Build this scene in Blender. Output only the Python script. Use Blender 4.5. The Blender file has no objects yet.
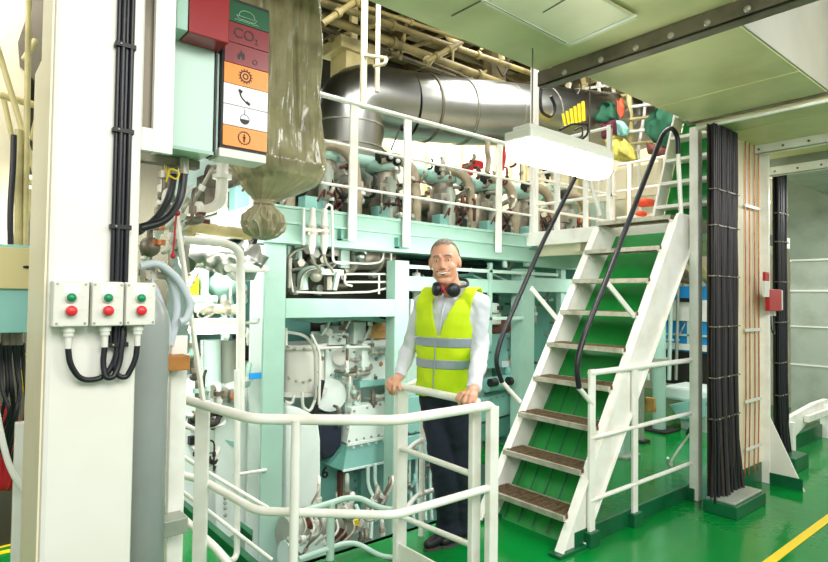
import bpy, math, random
from mathutils import Vector as V, Matrix, noise
random.seed(7)
SC = bpy.context.scene
COL = SC.collection
PI = math.pi

# ---------------------------------------------------------------- camera
CAMZ = 1.43
FPX, YAW, PIT, ROL = 579.6, math.radians(39.71), math.radians(1.595), math.radians(.762)
_fw = V((math.sin(YAW), math.cos(YAW), 0)); _rt = V((math.cos(YAW), -math.sin(YAW), 0)); _up = V((0, 0, 1))
CF = _fw*math.cos(PIT) + _up*math.sin(PIT); _u2 = _up*math.cos(PIT) - _fw*math.sin(PIT)
CR = _rt*math.cos(ROL) + _u2*math.sin(ROL); CU = _u2*math.cos(ROL) - _rt*math.sin(ROL)
CC = V((0, 0, CAMZ))
cam = bpy.data.cameras.new('camera'); camo = bpy.data.objects.new('camera', cam); COL.objects.link(camo)
M3 = Matrix((CR, CU, -CF)).transposed()
camo.matrix_world = Matrix.Translation(CC) @ M3.to_4x4()
cam.sensor_width = 36; cam.lens = FPX/828*36; cam.clip_start = .02; cam.clip_end = 100
SC.camera = camo

# measured positions: where the sight line of a photo point meets a known plane of the room
def on(px, py, ax, val):
    d = CF + CR*((px-414)/FPX) - CU*((py-281)/FPX)
    i = 'xyz'.index(ax); t = (val-CC[i])/d[i]
    return CC + d*t
def PY(px, py, y): return on(px, py, 'y', y)
def PX(px, py, x): return on(px, py, 'x', x)
def PZ(px, py, z): return on(px, py, 'z', z)
def PD(px, py, dep): return CC + (CF + CR*((px-414)/FPX) - CU*((py-281)/FPX))*dep

# ---------------------------------------------------------------- materials
def lin(c):
    return tuple((x/12.92 if x <= .04045 else ((x+.055)/1.055)**2.4) for x in c)
def hexc(h): return lin(tuple(int(h[i:i+2], 16)/255 for i in (0, 2, 4)))
def mat(name, h, rough=.5, metal=0, var=.0, var_h=None, scale=4, bump=0, bscale=30, coat=0, spec=.5, emis=None, es=0, alpha=1, trans=0, stretch=None, lo=.45, hi=.7):
    m = bpy.data.materials.new(name); m.use_nodes = True
    n = m.node_tree.nodes; l = m.node_tree.links; b = n['Principled BSDF']
    c = (*hexc(h), 1)
    b.inputs['Base Color'].default_value = c
    b.inputs['Roughness'].default_value = rough; b.inputs['Metallic'].default_value = metal
    b.inputs['Coat Weight'].default_value = coat; b.inputs['Specular IOR Level'].default_value = spec
    b.inputs['Alpha'].default_value = alpha; b.inputs['Transmission Weight'].default_value = trans
    if emis: b.inputs['Emission Color'].default_value = (*hexc(emis), 1); b.inputs['Emission Strength'].default_value = es
    if var or bump:
        tc = n.new('ShaderNodeTexCoord'); mp = n.new('ShaderNodeMapping')
        l.new(tc.outputs['Object'], mp.inputs[0])
        if stretch: mp.inputs['Scale'].default_value = stretch
    if var:
        nz = n.new('ShaderNodeTexNoise'); nz.inputs['Scale'].default_value = scale; nz.inputs['Detail'].default_value = 5
        l.new(mp.outputs[0], nz.inputs['Vector'])
        r = n.new('ShaderNodeMapRange'); r.inputs[1].default_value = lo; r.inputs[2].default_value = hi; r.inputs[4].default_value = var
        l.new(nz.outputs[0], r.inputs[0])
        mx = n.new('ShaderNodeMix'); mx.data_type = 'RGBA'
        mx.inputs[6].default_value = c; mx.inputs[7].default_value = (*hexc(var_h or '6b6248'), 1)
        l.new(r.outputs[0], mx.inputs[0]); l.new(mx.outputs[2], b.inputs['Base Color'])
    if bump:
        n2 = n.new('ShaderNodeTexNoise'); n2.inputs['Scale'].default_value = bscale; n2.inputs['Detail'].default_value = 3
        l.new(mp.outputs[0], n2.inputs['Vector'])
        bp = n.new('ShaderNodeBump'); bp.inputs['Strength'].default_value = bump; bp.inputs['Distance'].default_value = .02
        l.new(n2.outputs[0], bp.inputs['Height']); l.new(bp.outputs[0], b.inputs['Normal'])
    return m
MT = dict(
 white=mat('white_paint', 'e9e8e0', .38, var=.25, var_h='cfc8b4', scale=3, bump=.04, bscale=8),
 white2=mat('white_rail_paint', 'f4f3ec', .35, var=.35, var_h='cdc2a8', scale=7),
 cream=mat('cream_paint', 'ece2c6', .45, var=.3, var_h='c9b98c', scale=3),
 creamp=mat('cream_pipe_paint', 'd2c48c', .5, var=.6, var_h='857745', scale=5),
 dimcream=mat('dimmed_cream_paint', '5d5231', .6, var=.8, var_h='241e10', scale=4),  # cream darkened strongly so the overhead steelwork looks dim
 mint=mat('mint_paint', 'a2c8b8', .4, var=.35, var_h='84ab9a', scale=4),
 pmint=mat('pale_mint_paint', 'c2ddd1', .4, var=.3, var_h='b6d2c4', scale=3),
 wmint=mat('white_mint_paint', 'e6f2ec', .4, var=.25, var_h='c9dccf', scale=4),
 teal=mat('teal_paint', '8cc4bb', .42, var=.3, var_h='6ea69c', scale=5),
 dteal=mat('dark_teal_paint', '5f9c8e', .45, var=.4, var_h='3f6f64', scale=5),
 greenp=mat('green_step_paint', '168f38', .3, var=.5, var_h='0f6a28', scale=5),
 kerb=mat('dark_green_kerb_paint', '12603a', .3, var=.5, var_h='083a1e', scale=6),
 silver=mat('insulation_foil', 'acaea8', .3, 1, var=.3, var_h='9b9c94', scale=6, bump=.12, bscale=5),
 steel=mat('bare_steel', 'b2ae9f', .42, .45, var=.5, var_h='6f6a5c', scale=9),
 oily=mat('oily_steel', '8a8473', .45, .45, var=.7, var_h='3d352a', scale=9),
 galv=mat('galvanised_sheet', 'a9b1a4', .5, .35, var=.5, var_h='868c7c', scale=5, bump=.05),
 panel2=mat('pale_olive_panel', 'e4e0bc', .4, .1, var=.5, var_h='c9c49a', scale=3), clad=mat('dull_grey_cladding', 'b4b5aa', .5, .1, var=.4, var_h='9a9a8c', scale=3),
 panel=mat('olive_duct_panel', 'd8d3a0', .42, .1, var=.6, var_h='b3ac78', scale=2.2, bump=.03, bscale=3),
 bracket=mat('grey_angle_steel', '7a7263', .4, .4, var=.6, var_h='38332b', scale=7),
 cable2=mat('brownish_cable_rubber', '3b2f2b', .5, var=.5, var_h='17151a', scale=12), black=mat('black_cable_rubber', '14161c', .38, var=.3, var_h='2a2c33', scale=20),
 blackm=mat('black_paint_and_cavity_shade', '24231c', .8),  # flat black for dark parts, and for shade painted into gaps
 darkw=mat('dark_bulkhead_and_shade', '3a3828', .8, var=.6, var_h='1f1d14', scale=2),  # also colours the recess back panel, where it stands for shade
 greyc=mat('grey_cylinder_paint', '9aa09f', .3, var=.3, var_h='7e8382', scale=4),
 greyp=mat('grey_plastic', 'c4cdd4', .4),
 boxg=mat('pale_grey_enclosure', 'dcdcd2', .4),
 red=mat('red_paint', 'b01420', .35), beacon=mat('beacon_red_lens', '8e0c16', .3), dred=mat('deep_red_lens', '7d0f18', .3),
 redb=mat('bright_red_button', 'e03038', .35), greenb=mat('green_button', '0f8a5a', .35),
 green=mat('green_sign_lens', '0d5230', .3), orange=mat('orange_sign_lens', 'ef8a12', .35),
 wsign=mat('white_sign_lens', 'e9e9ec', .35), ink=mat('black_ink', '121212', .5), inkw=mat('white_ink', 'b9d8c4', .5),
 copper=mat('copper_pipe', 'b9764a', .32, .85, var=.6, var_h='6e3a22', scale=12),
 hose=mat('tan_hose', 'a89a80', .55, var=.5, var_h='7a6c54', scale=12),
 yellow=mat('yellow_paint', 'f0d21c', .4), blue=mat('blue_paint', '1f93d8', .4), blued=mat('navy_cover', '1d2638', .55, var=.5, var_h='0f131c', scale=7),
 wood=mat('timber', 'b57836', .6, var=.7, var_h='7d4a1e', scale=9, stretch=(1, 6, 1)),
 brown=mat('heat_stained_plate', 'c99a5a', .55, var=.9, var_h='8b4a1c', scale=10),
 rust=mat('rusty_brown', '6b3a2c', .6, var=.7, var_h='3a1c14', scale=8),
 grate=mat('worn_step_grating', '8a7358', .5, .4, var=.8, var_h='4a3826', scale=30),
 edge=mat('worn_step_edge', 'cfcabb', .35, .5, var=.6, var_h='8d8468', scale=15),
 skin=mat('skin', 'dfa68a', .5, var=.25, var_h='c07f66', scale=14), lips=mat('lips', 'a8574c', .45), mouth=mat('mouth_interior', '4a1a18', .6),
 hair=mat('short_grey_hair', '8f8579', .8, var=.8, var_h='64594e', scale=60, bump=.4, bscale=200),
 shirt=mat('white_shirt_cloth', 'dcdfe9', .8, var=.2, var_h='cfd3de', scale=8, bump=.35, bscale=14),
 vest=mat('hi_vis_cloth', 'd3ee12', .7, var=.15, var_h='b9dc10', scale=6, bump=.15, bscale=10, emis='c8f000', es=0),
 tape=mat('reflective_tape', 'a9b3c2', .4, .3), trouser=mat('navy_trouser_cloth', '161d2d', .85, var=.5, var_h='222a3c', scale=5, bump=.3, bscale=10),
 shoe=mat('black_shoe_leather', '17181b', .45), sole=mat('shoe_sole', '4a4a48', .7), eye=mat('eye_white', 'eeeeee', .3), iris=mat('iris', '3a4652', .3), teeth=mat('teeth', 'f5f2ea', .3),
 jgreen=mat('dark_green_cloth', '1f5c40', .8), maroon=mat('maroon_cloth', '5a2030', .85), ycloth=mat('yellow_bundle_cloth', 'c9c05a', .8, var=.5, var_h='8d8a50', scale=12),
 ocream=mat('darkened_cream_paint', '8a7c4a', .55, var=.75, var_h='40381e', scale=5), orangec=mat('orange_float_cloth', 'e0502a', .6), label=mat('paper_label', 'e8ecf4', .5),  # ocream is the pipe cream, darkened to keep the ceiling pipes dim
 wrap=mat('olive_plastic_film', 'aaa27e', .24, var=.8, var_h='767050', scale=6, bump=.6, bscale=12, coat=.7, alpha=.9),
 glow=mat('lamp_diffuser', 'ffffff', .4, emis='fffdf5', es=22),
 glow2=mat('tray_glow', 'ffffff', .4, emis='fffaf0', es=9),  # emission standing for bright light on the white tray
)
# glossy deck paint
def floor_mat():
    m = bpy.data.materials.new('glossy_green_deck_paint'); m.use_nodes = True
    n = m.node_tree.nodes; l = m.node_tree.links; b = n['Principled BSDF']
    tc = n.new('ShaderNodeTexCoord'); nz = n.new('ShaderNodeTexNoise'); nz.inputs['Scale'].default_value = 2.2; nz.inputs['Detail'].default_value = 6
    l.new(tc.outputs['Object'], nz.inputs[0])
    mx = n.new('ShaderNodeMix'); mx.data_type = 'RGBA'; mx.inputs[6].default_value = (*hexc('058c38'), 1); mx.inputs[7].default_value = (*hexc('04702c'), 1)
    l.new(nz.outputs[0], mx.inputs[0]); l.new(mx.outputs[2], b.inputs['Base Color'])
    r = n.new('ShaderNodeMapRange'); r.inputs[1].default_value = .3; r.inputs[2].default_value = .7; r.inputs[3].default_value = .07; r.inputs[4].default_value = .22
    l.new(nz.outputs[0], r.inputs[0]); l.new(r.outputs[0], b.inputs['Roughness'])
    n2 = n.new('ShaderNodeTexNoise'); n2.inputs['Scale'].default_value = 9
    l.new(tc.outputs['Object'], n2.inputs[0]); bp = n.new('ShaderNodeBump'); bp.inputs['Strength'].default_value = .12; bp.inputs['Distance'].default_value = .02
    l.new(n2.outputs[0], bp.inputs['Height']); l.new(bp.outputs[0], b.inputs['Normal'])
    return m
MT['floor'] = floor_mat()

# ---------------------------------------------------------------- mesh helpers
class MB:
    def __init__(s): s.v = []; s.f = []; s.s = []
    def add(s, vs, fs, sm=False):
        o = len(s.v); s.v += [V(p) for p in vs]; s.f += [tuple(i+o for i in f) for f in fs]; s.s += [sm]*len(fs); return s
    def box(s, x0, y0, z0, x1, y1, z1):
        if x0 > x1: x0, x1 = x1, x0
        if y0 > y1: y0, y1 = y1, y0
        if z0 > z1: z0, z1 = z1, z0
        vs = [(x0,y0,z0),(x1,y0,z0),(x1,y1,z0),(x0,y1,z0),(x0,y0,z1),(x1,y0,z1),(x1,y1,z1),(x0,y1,z1)]
        return s.add(vs, [(0,3,2,1),(4,5,6,7),(0,1,5,4),(1,2,6,5),(2,3,7,6),(3,0,4,7)])
    def cbox(s, c, sx, sy, sz): return s.box(c[0]-sx/2, c[1]-sy/2, c[2]-sz/2, c[0]+sx/2, c[1]+sy/2, c[2]+sz/2)
    def bar(s, p0, p1, w, h, up=(0,0,1)):          # rectangular bar between two points
        p0 = V(p0); p1 = V(p1); d = (p1-p0).normalized(); u = V(up)
        if abs(d.dot(u)) > .98: u = V((1,0,0)) if abs(d.x) < .9 else V((0,1,0))
        sd = d.cross(u).normalized(); u = sd.cross(d).normalized()
        vs = []
        for p in (p0, p1):
            for a, b in ((-1,-1),(1,-1),(1,1),(-1,1)): vs.append(p + sd*(a*w/2) + u*(b*h/2))
        return s.add(vs, [(0,1,2,3),(7,6,5,4),(0,4,5,1),(1,5,6,2),(2,6,7,3),(3,7,4,0)])
    def frame(s, d):
        d = V(d).normalized(); a = V((0,0,1)) if abs(d.z) < .9 else V((1,0,0))
        x = d.cross(a).normalized(); y = d.cross(x).normalized(); return x, y
    def cyl(s, p0, p1, r0, r1=None, n=12):
        p0 = V(p0); p1 = V(p1); r1 = r0 if r1 is None else r1
        x, y = s.frame(p1-p0); vs = []
        for p, r in ((p0, r0), (p1, r1)):
            for i in range(n):
                a = 2*PI*i/n; vs.append(p + x*(r*math.cos(a)) + y*(r*math.sin(a)))
        s.add(vs, [(i, (i+1)%n, n+(i+1)%n, n+i) for i in range(n)], True)
        return s.add(vs, [tuple(range(n))[::-1], tuple(range(n, 2*n))])
    def tube(s, pts, r, n=8, fil=0, seg=5, closed=False):
        pts = [V(p) for p in pts]
        if fil:
            q = [pts[0]]
            for i in range(1, len(pts)-1):
                a, b, c = pts[i-1], pts[i], pts[i+1]
                f = min(fil, (a-b).length*.49, (c-b).length*.49)
                s0 = b + (a-b).normalized()*f; s1 = b + (c-b).normalized()*f
                for k in range(seg+1):
                    t = k/seg; q.append(s0*(1-t)**2 + b*2*t*(1-t) + s1*t*t)
            q.append(pts[-1]); pts = q
        pts = [p for i, p in enumerate(pts) if i == 0 or (p-pts[i-1]).length > 1e-6]
        rs = r if isinstance(r, (list, tuple)) else [r]*len(pts)
        if len(rs) != len(pts): rs = [rs[0] + (rs[-1]-rs[0])*i/(len(pts)-1) for i in range(len(pts))]
        d0 = (pts[1]-pts[0]).normalized(); x, y = s.frame(d0); vs = []; pd = d0
        for i, p in enumerate(pts):
            if i == 0: d = d0
            elif i == len(pts)-1: d = (p-pts[i-1]).normalized()
            else: d = ((pts[i+1]-p).normalized() + (p-pts[i-1]).normalized()).normalized()
            q = pd.rotation_difference(d); x = q @ x; y = q @ y; pd = d
            for k in range(n):
                a = 2*PI*k/n; vs.append(p + x*(rs[i]*math.cos(a)) + y*(rs[i]*math.sin(a)))
        m = len(pts)
        s.add(vs, [(i*n+k, i*n+(k+1)%n, (i+1)*n+(k+1)%n, (i+1)*n+k) for i in range(m-1) for k in range(n)], True)
        return s.add([vs[k] for k in range(n)] + [vs[(m-1)*n+k] for k in range(n)], [tuple(range(n))[::-1], tuple(range(n, 2*n))])
    def ball(s, c, r, nu=12, nv=8, M=None):
        c = V(c); r = (r, r, r) if not isinstance(r, (tuple, list)) else r; vs = []
        for j in range(1, nv):
            b = PI*j/nv
            for i in range(nu):
                a = 2*PI*i/nu; p = V((r[0]*math.sin(b)*math.cos(a), r[1]*math.sin(b)*math.sin(a), r[2]*math.cos(b)))
                vs.append(c + (M @ p if M else p))
        t = V((0,0,r[2])); t = M @ t if M else t
        vs += [c+t, c-t]; T = len(vs)-2; B = T+1
        fs = [((j)*nu+i, (j+1)*nu+i, (j+1)*nu+(i+1)%nu, j*nu+(i+1)%nu) for j in range(nv-2) for i in range(nu)]
        fs += [(T, i, (i+1)%nu) for i in range(nu)] + [(B, (nv-2)*nu+(i+1)%nu, (nv-2)*nu+i) for i in range(nu)]
        return s.add(vs, fs, True)
    def lathe(s, base, ax, prof, n=16):            # prof: (radius, height) along ax
        base = V(base); ax = V(ax).normalized(); x, y = s.frame(ax); vs = []
        for r, h in prof:
            for i in range(n):
                a = 2*PI*i/n; vs.append(base + ax*h + x*(r*math.cos(a)) + y*(r*math.sin(a)))
        m = len(prof)
        s.add(vs, [(j*n+i, j*n+(i+1)%n, (j+1)*n+(i+1)%n, (j+1)*n+i) for j in range(m-1) for i in range(n)], True)
        return s.add(vs[:n] + vs[-n:], [tuple(range(n))[::-1], tuple(range(n, 2*n))])
    def prism(s, poly, ex):                         # closed polygon of 3D points pushed along ex
        poly = [V(p) for p in poly]; ex = V(ex); n = len(poly)
        return s.add(poly + [p+ex for p in poly], [tuple(range(n))[::-1], tuple(range(n, 2*n))] + [(i, (i+1)%n, n+(i+1)%n, n+i) for i in range(n)])
    def cap(s, p0, p1, r0, r1, n=14):              # tapered limb with round ends
        p0 = V(p0); p1 = V(p1); s.cyl(p0, p1, r0, r1, n); s.ball(p0, r0, n, 8); return s.ball(p1, r1, n, 8)

OFF = {}
def props(o, label=None, cat=None, group=None, kind=None):
    for k, v in (('label', label), ('category', cat), ('group', group), ('kind', kind)):
        if v: o[k] = v
    return o
def mesh_obj(name, mb, m, off, bevel=0, smooth_all=False):
    me = bpy.data.meshes.new(name); me.from_pydata([p-off for p in mb.v], [], mb.f)
    me.polygons.foreach_set('use_smooth', [True if smooth_all else x for x in mb.s]); me.materials.append(MT[m] if isinstance(m, str) else m)
    import bmesh
    bm = bmesh.new(); bm.from_mesh(me); bmesh.ops.recalc_face_normals(bm, faces=bm.faces); bm.to_mesh(me); bm.free()
    o = bpy.data.objects.new(name, me); COL.objects.link(o)
    if bevel:
        b = o.modifiers.new('bevel', 'BEVEL'); b.width = bevel; b.segments = 2; b.limit_method = 'ANGLE'; b.angle_limit = math.radians(50)
    return o
def thing(name, label, cat, loc, group=None):
    o = bpy.data.objects.new(name, None); COL.objects.link(o); o.location = loc; o.empty_display_size = .1
    props(o, label, cat, group); OFF[o.name] = V(loc); return o
SPLIT = {'bolt', 'lug', 'hinge', 'tie_buckle', 'tread_bracket', 'fitting', 'side_cap', 'dark_valve', 'knob', 'flange', 'coupling', 'valve', 'clamp_ring', 'rail_foot', 'clamp', 'pipe_fitting', 'white_frame', 'black_knob', 'slot', 'foot_block', 'left_lobe', 'red_clip', 'valve_fittings', 'small_pipes', 'lip', 'cap', 'hinge', 'under_beam', 'seam', 'side_rod', 'tray'}
def clusters(mb):
    n = len(mb.v); par = list(range(n))
    def fnd(a):
        while par[a] != a: par[a] = par[par[a]]; a = par[a]
        return a
    for f in mb.f:
        for i in f[1:]: par[fnd(i)] = fnd(f[0])
    g = {}
    for i in range(n): g.setdefault(fnd(i), []).append(i)
    bx = []
    for k, ids in g.items():
        ps = [mb.v[i] for i in ids]; bx.append([set([k]), [min(p[a] for p in ps)-.002 for a in range(3)], [max(p[a] for p in ps)+.002 for a in range(3)]])
    ch = True
    while ch:
        ch = False
        for i in range(len(bx)):
            for j in range(i+1, len(bx)):
                if all(bx[i][1][a] <= bx[j][2][a] and bx[j][1][a] <= bx[i][2][a] for a in range(3)):
                    bx[i][0] |= bx[j][0]; bx[i][1] = [min(bx[i][1][a], bx[j][1][a]) for a in range(3)]; bx[i][2] = [max(bx[i][2][a], bx[j][2][a]) for a in range(3)]
                    bx.pop(j); ch = True; break
            if ch: break
    out = []
    for roots, _, _ in bx:
        m = MB(); idx = {}
        for f, s_ in zip(mb.f, mb.s):
            if fnd(f[0]) in roots:
                t = []
                for i in f:
                    if i not in idx: idx[i] = len(m.v); m.v.append(mb.v[i])
                    t.append(idx[i])
                m.f.append(tuple(t)); m.s.append(s_)
        if m.f: out.append(m)
    return out
def part(name, mb, m, parent, bevel=0, label=None, kind=None, smooth_all=False):
    if name in SPLIT:
        cs = clusters(mb)
        if len(cs) > 1:
            o = None
            for c in cs: o = part0(name, c, m, parent, bevel, label, kind, smooth_all)
            return o
    return part0(name, mb, m, parent, bevel, label, kind, smooth_all)
def part0(name, mb, m, parent, bevel=0, label=None, kind=None, smooth_all=False):
    off = OFF[parent.name]; o = mesh_obj(name, mb, m, off, bevel, smooth_all); o.parent = parent; OFF[o.name] = off
    if parent.type == 'MESH' or parent.parent: pass
    props(o, label, None, None, kind); return o
def single(name, mb, m, label=None, cat=None, group=None, kind=None, bevel=0, smooth_all=False):
    xs = [p.x for p in mb.v]; ys = [p.y for p in mb.v]; zs = [p.z for p in mb.v]
    off = V(((min(xs)+max(xs))/2, (min(ys)+max(ys))/2, min(zs)))
    o = mesh_obj(name, mb, m, off, bevel, smooth_all); o.location = off; OFF[o.name] = off
    return props(o, label, cat, group, kind)
def struct(name, mb, m, bevel=0): return single(name, mb, m, kind='structure', bevel=bevel)
def copy_tree(o, loc, label=None, parent=None):
    c = o.copy(); COL.objects.link(c)
    if parent: c.parent = parent
    elif loc: c.location = loc
    if label: c['label'] = label
    for ch in list(o.children): copy_tree(ch, None, None, c)
    return c
def text_mb(txt, size, origin, right, up, depth=.001, align='CENTER'):
    cu = bpy.data.curves.new('lettering', 'FONT'); cu.body = txt; cu.size = size; cu.extrude = depth; cu.align_x = align; cu.align_y = 'CENTER'
    o = bpy.data.objects.new('lettering', cu); COL.objects.link(o)
    bpy.context.view_layer.update()
    me = bpy.data.meshes.new_from_object(o.evaluated_get(bpy.context.evaluated_depsgraph_get()))
    r = V(right).normalized(); u = V(up).normalized(); n = r.cross(u); mb = MB()
    mb.add([V(origin) + r*v.co.x + u*v.co.y + n*v.co.z for v in me.vertices], [tuple(p.vertices) for p in me.polygons])
    bpy.data.objects.remove(o); bpy.data.meshes.remove(me); bpy.data.curves.remove(cu)
    return mb
# ================================================================ SETTING
struct('floor', MB().box(-3, -3, -.08, 9, 2.79, 0).box(-3, 2.79, -.08, 1.33, 8.5, 0).box(3.9, 2.79, -.08, 9, 8.5, 0), 'floor')
struct('trim_1', MB().box(1.33, 2.76, -.30, 3.9, 2.80, .0).box(1.30, 2.76, -.30, 1.34, 8.5, .05), 'kerb')
struct('floor_lower', MB().box(1.3, 2.7, -1.5, 4.0, 8.5, -1.4), 'floor')
struct('wall_back', MB().box(-3, 8.5, -1.5, 9.2, 8.6, 5.3), 'cream')
struct('wall_right', MB().box(9, -3, -.1, 9.1, 8.6, 5.3), 'cream')
struct('wall_left', MB().box(-3.1, 1.0, -.1, -3, 8.6, 5.3), 'cream')
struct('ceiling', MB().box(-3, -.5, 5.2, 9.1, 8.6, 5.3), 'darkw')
y0 = 1.22
single('floor_line', MB().add([(2.6, y0-.025, .002), (8.9, y0-.025, .002), (8.9, y0+.025, .002), (2.6, y0+.025, .002), (2.6, y0-.025, .004), (8.9, y0-.025, .004), (8.9, y0+.025, .004), (2.6, y0+.025, .004)], [(0,3,2,1),(4,5,6,7),(0,1,5,4),(1,2,6,5),(2,3,7,6),(3,0,4,7)]), 'yellow',
       'long yellow walkway line painted on the green deck at lower right', 'floor line')
p = PZ(10, 540, 0)
for k in range(5):
    q = MB().prism([(p.x-.35, p.y+.1*k-.2, .002), (p.x+.1, p.y+.1*k-.2, .002), (p.x+.1, p.y+.1*k-.15, .002), (p.x-.35, p.y+.1*k-.15, .002)], (0, 0, .002))
    single('hazard_stripe', q, 'yellow', 'yellow hazard stripe painted on the deck at the far lower left corner', 'floor marking', 'hazard stripes at lower left')
# deck kerb below the right-hand railing
kr = thing('railing_kerb', 'dark green welded kerb with foot blocks under the railing beside the stairs', 'kerb', (3.6, 1.98, 0))
part('kerb_strip', MB().box(2.85, 1.97, 0, 4.42, 1.99, .10), 'kerb', kr, .003)
for x in (2.99, 3.47, 4.27): part('foot_block', MB().box(x-.05, 1.925, 0, x+.05, 1.975, .085), 'kerb', kr, .005)

# ================================================================ RAILING BESIDE THE STAIRS
rg = thing('railing', 'white three-rail railing on green kerb at the right of the stair foot', 'railing', (3.6, 1.95, 0))
for x in (2.99, 3.47):
    part('post', MB().box(x-.028, 1.945, .03, x+.028, 1.965, 1.0 if x > 3 else 1.02), 'white2', rg, .004)
for z in (1.0, .62, .26):
    part('rail', MB().tube([(2.97, 1.955, z), (4.27, 1.955, z)], .018 if z > .9 else .014, 10), 'white2', rg)
single('steel_post', MB().box(4.235, 1.90, 0, 4.305, 1.965, 2.70), 'white2', 'tall white square post reaching the ceiling duct, beside thick black cable bundle', 'post', bevel=.006)
single('bent_handle_bar', MB().tube([PY(697, 425, 2.0), PY(690, 455, 2.0)+V((0, .1, 0)), PY(684, 465, 2.05)+V((0, .1, 0)), PY(672, 467, 2.15), PY(667, 463, 2.15), PY(668, 458, 2.1)], .01, 8, .04), 'white2', 'thin white bent bar hooked inside the railing next to the tall post', 'bar')

# ================================================================ MAIN STAIRS
def xf(z): return 2.72 + .665*z
st = thing('ship_stairs', 'steep white stairs with dirty grating treads and green backing, rising to the upper landing', 'stairs', (2.9, 2.3, 0))
for y, nm in ((1.985, 'stringer'), (2.605, 'stringer')):
    b = MB()
    pol = [(xf(0)-.01, 0), (xf(2.0), 2.0), (xf(2.0)+.06, 2.06), (4.36, 2.06), (4.36, 1.95), (xf(0)+.21, 0)]
    b.prism([(x, y-.012, z) for x, z in pol], (0, .024, 0))
    # flanges
    sy = 1 if y > 2.3 else -1
    b.bar((xf(0), y+sy*.02, .02), (xf(2.0), y+sy*.02, 2.02), .05, .012, (0, 1, 0)) if 0 else None
    b.prism([(xf(0)-.012, y-.03, 0), (xf(2.0)-.012, y-.03, 2.0), (xf(2.0)+.0, y-.03, 2.0), (xf(0), y-.03, 0)], (0, .06, 0))
    b.prism([(xf(0)+.20, y-.03, 0), (4.35, y-.03, 1.94), (4.362, y-.03, 1.94), (xf(0)+.215, y-.03, 0)], (0, .06, 0))
    part(nm, b, 'white2', st, .003)
for k in range(9):
    z = .2 + .23*k; x = 2.80 + .665*(z-.2) - .02
    t = part('tread', MB().box(x, 2.0, z-.03, x+.02, 2.59, z).box(x+.2, 2.0, z-.03, x+.215, 2.59, z), 'edge', st)
    g = MB()
    for j in range(9): g.box(x+.022+.02*j, 2.0, z-.022, x+.028+.02*j, 2.59, z+.002)
    for j in range(12): g.box(x+.02, 2.01+.05*j, z-.02, x+.2, 2.016+.05*j, z-.001)
    part('tread_grating', g, 'grate', t)
    c = MB()
    for y in (2.0, 2.575): c.prism([(x+.01, y, z-.03), (x+.19, y, z-.03), (x+.12, y, z-.08)], (0, .015, 0))
    part('tread_bracket', c, 'white2', t)
b = MB(); b.prism([(xf(0)+.17, 2.0, .0), (4.30, 2.0, 1.95), (4.31, 2.0, 1.95), (xf(0)+.18, 2.0, 0)], (0, .59, 0))
part('backing_plate', b, 'greenp', st)
b = MB()
for j in range(5): b.prism([(xf(0)+.160, 2.08+.11*j, 0.02), (xf(.9)+.145, 2.08+.11*j, .9), (xf(.9)+.15, 2.08+.11*j, .9), (xf(0)+.168, 2.08+.11*j, .02)], (0, .008, 0))
part('backing_rib', b, 'kerb', st)
for y in (1.985, 2.605): part('foot_plate', MB().box(xf(0)-.04, y-.04, 0, xf(0)+.24, y+.04, .02), 'kerb', st, .003)
# handrails
def handrail(side_y, pts, white_tail, label, posts):
    h = thing('stair_handrail', label, 'handrail', pts[-1])
    part('grip', MB().tube(pts, .0165, 10, .12, 8), 'black', h, label='black plastic wrapped grip')
    for w in white_tail: part('bracket', MB().tube(w, .0155, 10, .04), 'white2', h, label='white tubular bracket')
    for w in posts: part('stay', MB().bar(w[0], w[1], .035, .012, (0, 1, 0)), 'white2', h, .002)
    return h
Yr = 1.93
top = [PY(678, 154, 1.97), PY(678, 137, 1.97), PY(672, 127, 1.97), PY(663, 133, 1.97), PY(640, 192, 1.96), PY(608, 275, 1.95), PY(583, 338, 1.95), PY(576, 365, 1.95), PY(579, 388, 1.95)]
handrail(Yr, top, [[top[0], PY(681, 214, 1.985)], [top[-1], PY(592, 404, 1.955)]],
         'black wrapped stair handrail on the right-hand side of the steps', [[PY(608, 284, 1.955), PY(634, 316, 1.98)]])
tl = [PY(583, 158, 2.66), PY(578, 172, 2.66), PY(541, 246, 2.66), PY(501, 338, 2.66), PY(495, 362, 2.66), PY(502, 382, 2.66)]
handrail(2.66, tl, [[tl[-1], PY(520, 402, 2.62)], [PY(583, 158, 2.66), PY(600, 215, 2.62)]],
         'black wrapped stair handrail on the left-hand side, passing behind the bright lamp', [[PY(531, 288, 2.66), PY(558, 320, 2.62)]])

# ================================================================ LANDING AND UPPER LADDER
ld = thing('stair_landing', 'cream-edged landing platform at the head of the steps', 'platform', (5, 2.8, 1.9))
part('deck_plate', MB().box(4.38, 1.95, 1.97, 6.2, 3.58, 2.0), 'cream', ld)
part('fascia', MB().box(4.36, 1.93, 1.93, 4.38, 3.62, 2.06).box(4.38, 1.93, 1.93, 6.2, 1.95, 2.03), 'white2', ld, .003)
part('under_beam', MB().box(4.5, 2.1, 1.84, 4.56, 3.55, 1.97).box(5.4, 2.1, 1.84, 5.46, 3.55, 1.97).box(4.4, 3.0, 1.86, 6.1, 3.05, 1.97), 'cream', ld)
lr = thing('railing', 'white tubular railing along the left edge of the upper landing behind the lamp', 'railing', (4.42, 3.2, 2))
for y in (3.5, 3.25, 2.95, 2.72): part('post', MB().box(4.39, y-.02, 2.0, 4.42, y+.02, 2.92 if y != 3.25 else 2.9), 'white2', lr, .003)
for z in (2.9, 2.62, 2.32): part('rail', MB().tube([(4.405, 2.70, z), (4.405, 3.56, z)], .014, 8), 'white2', lr)
l2 = thing('railing', 'white railing at the far side of the upper landing, under the hanging jackets', 'railing', (5.9, 3, 2))
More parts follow.
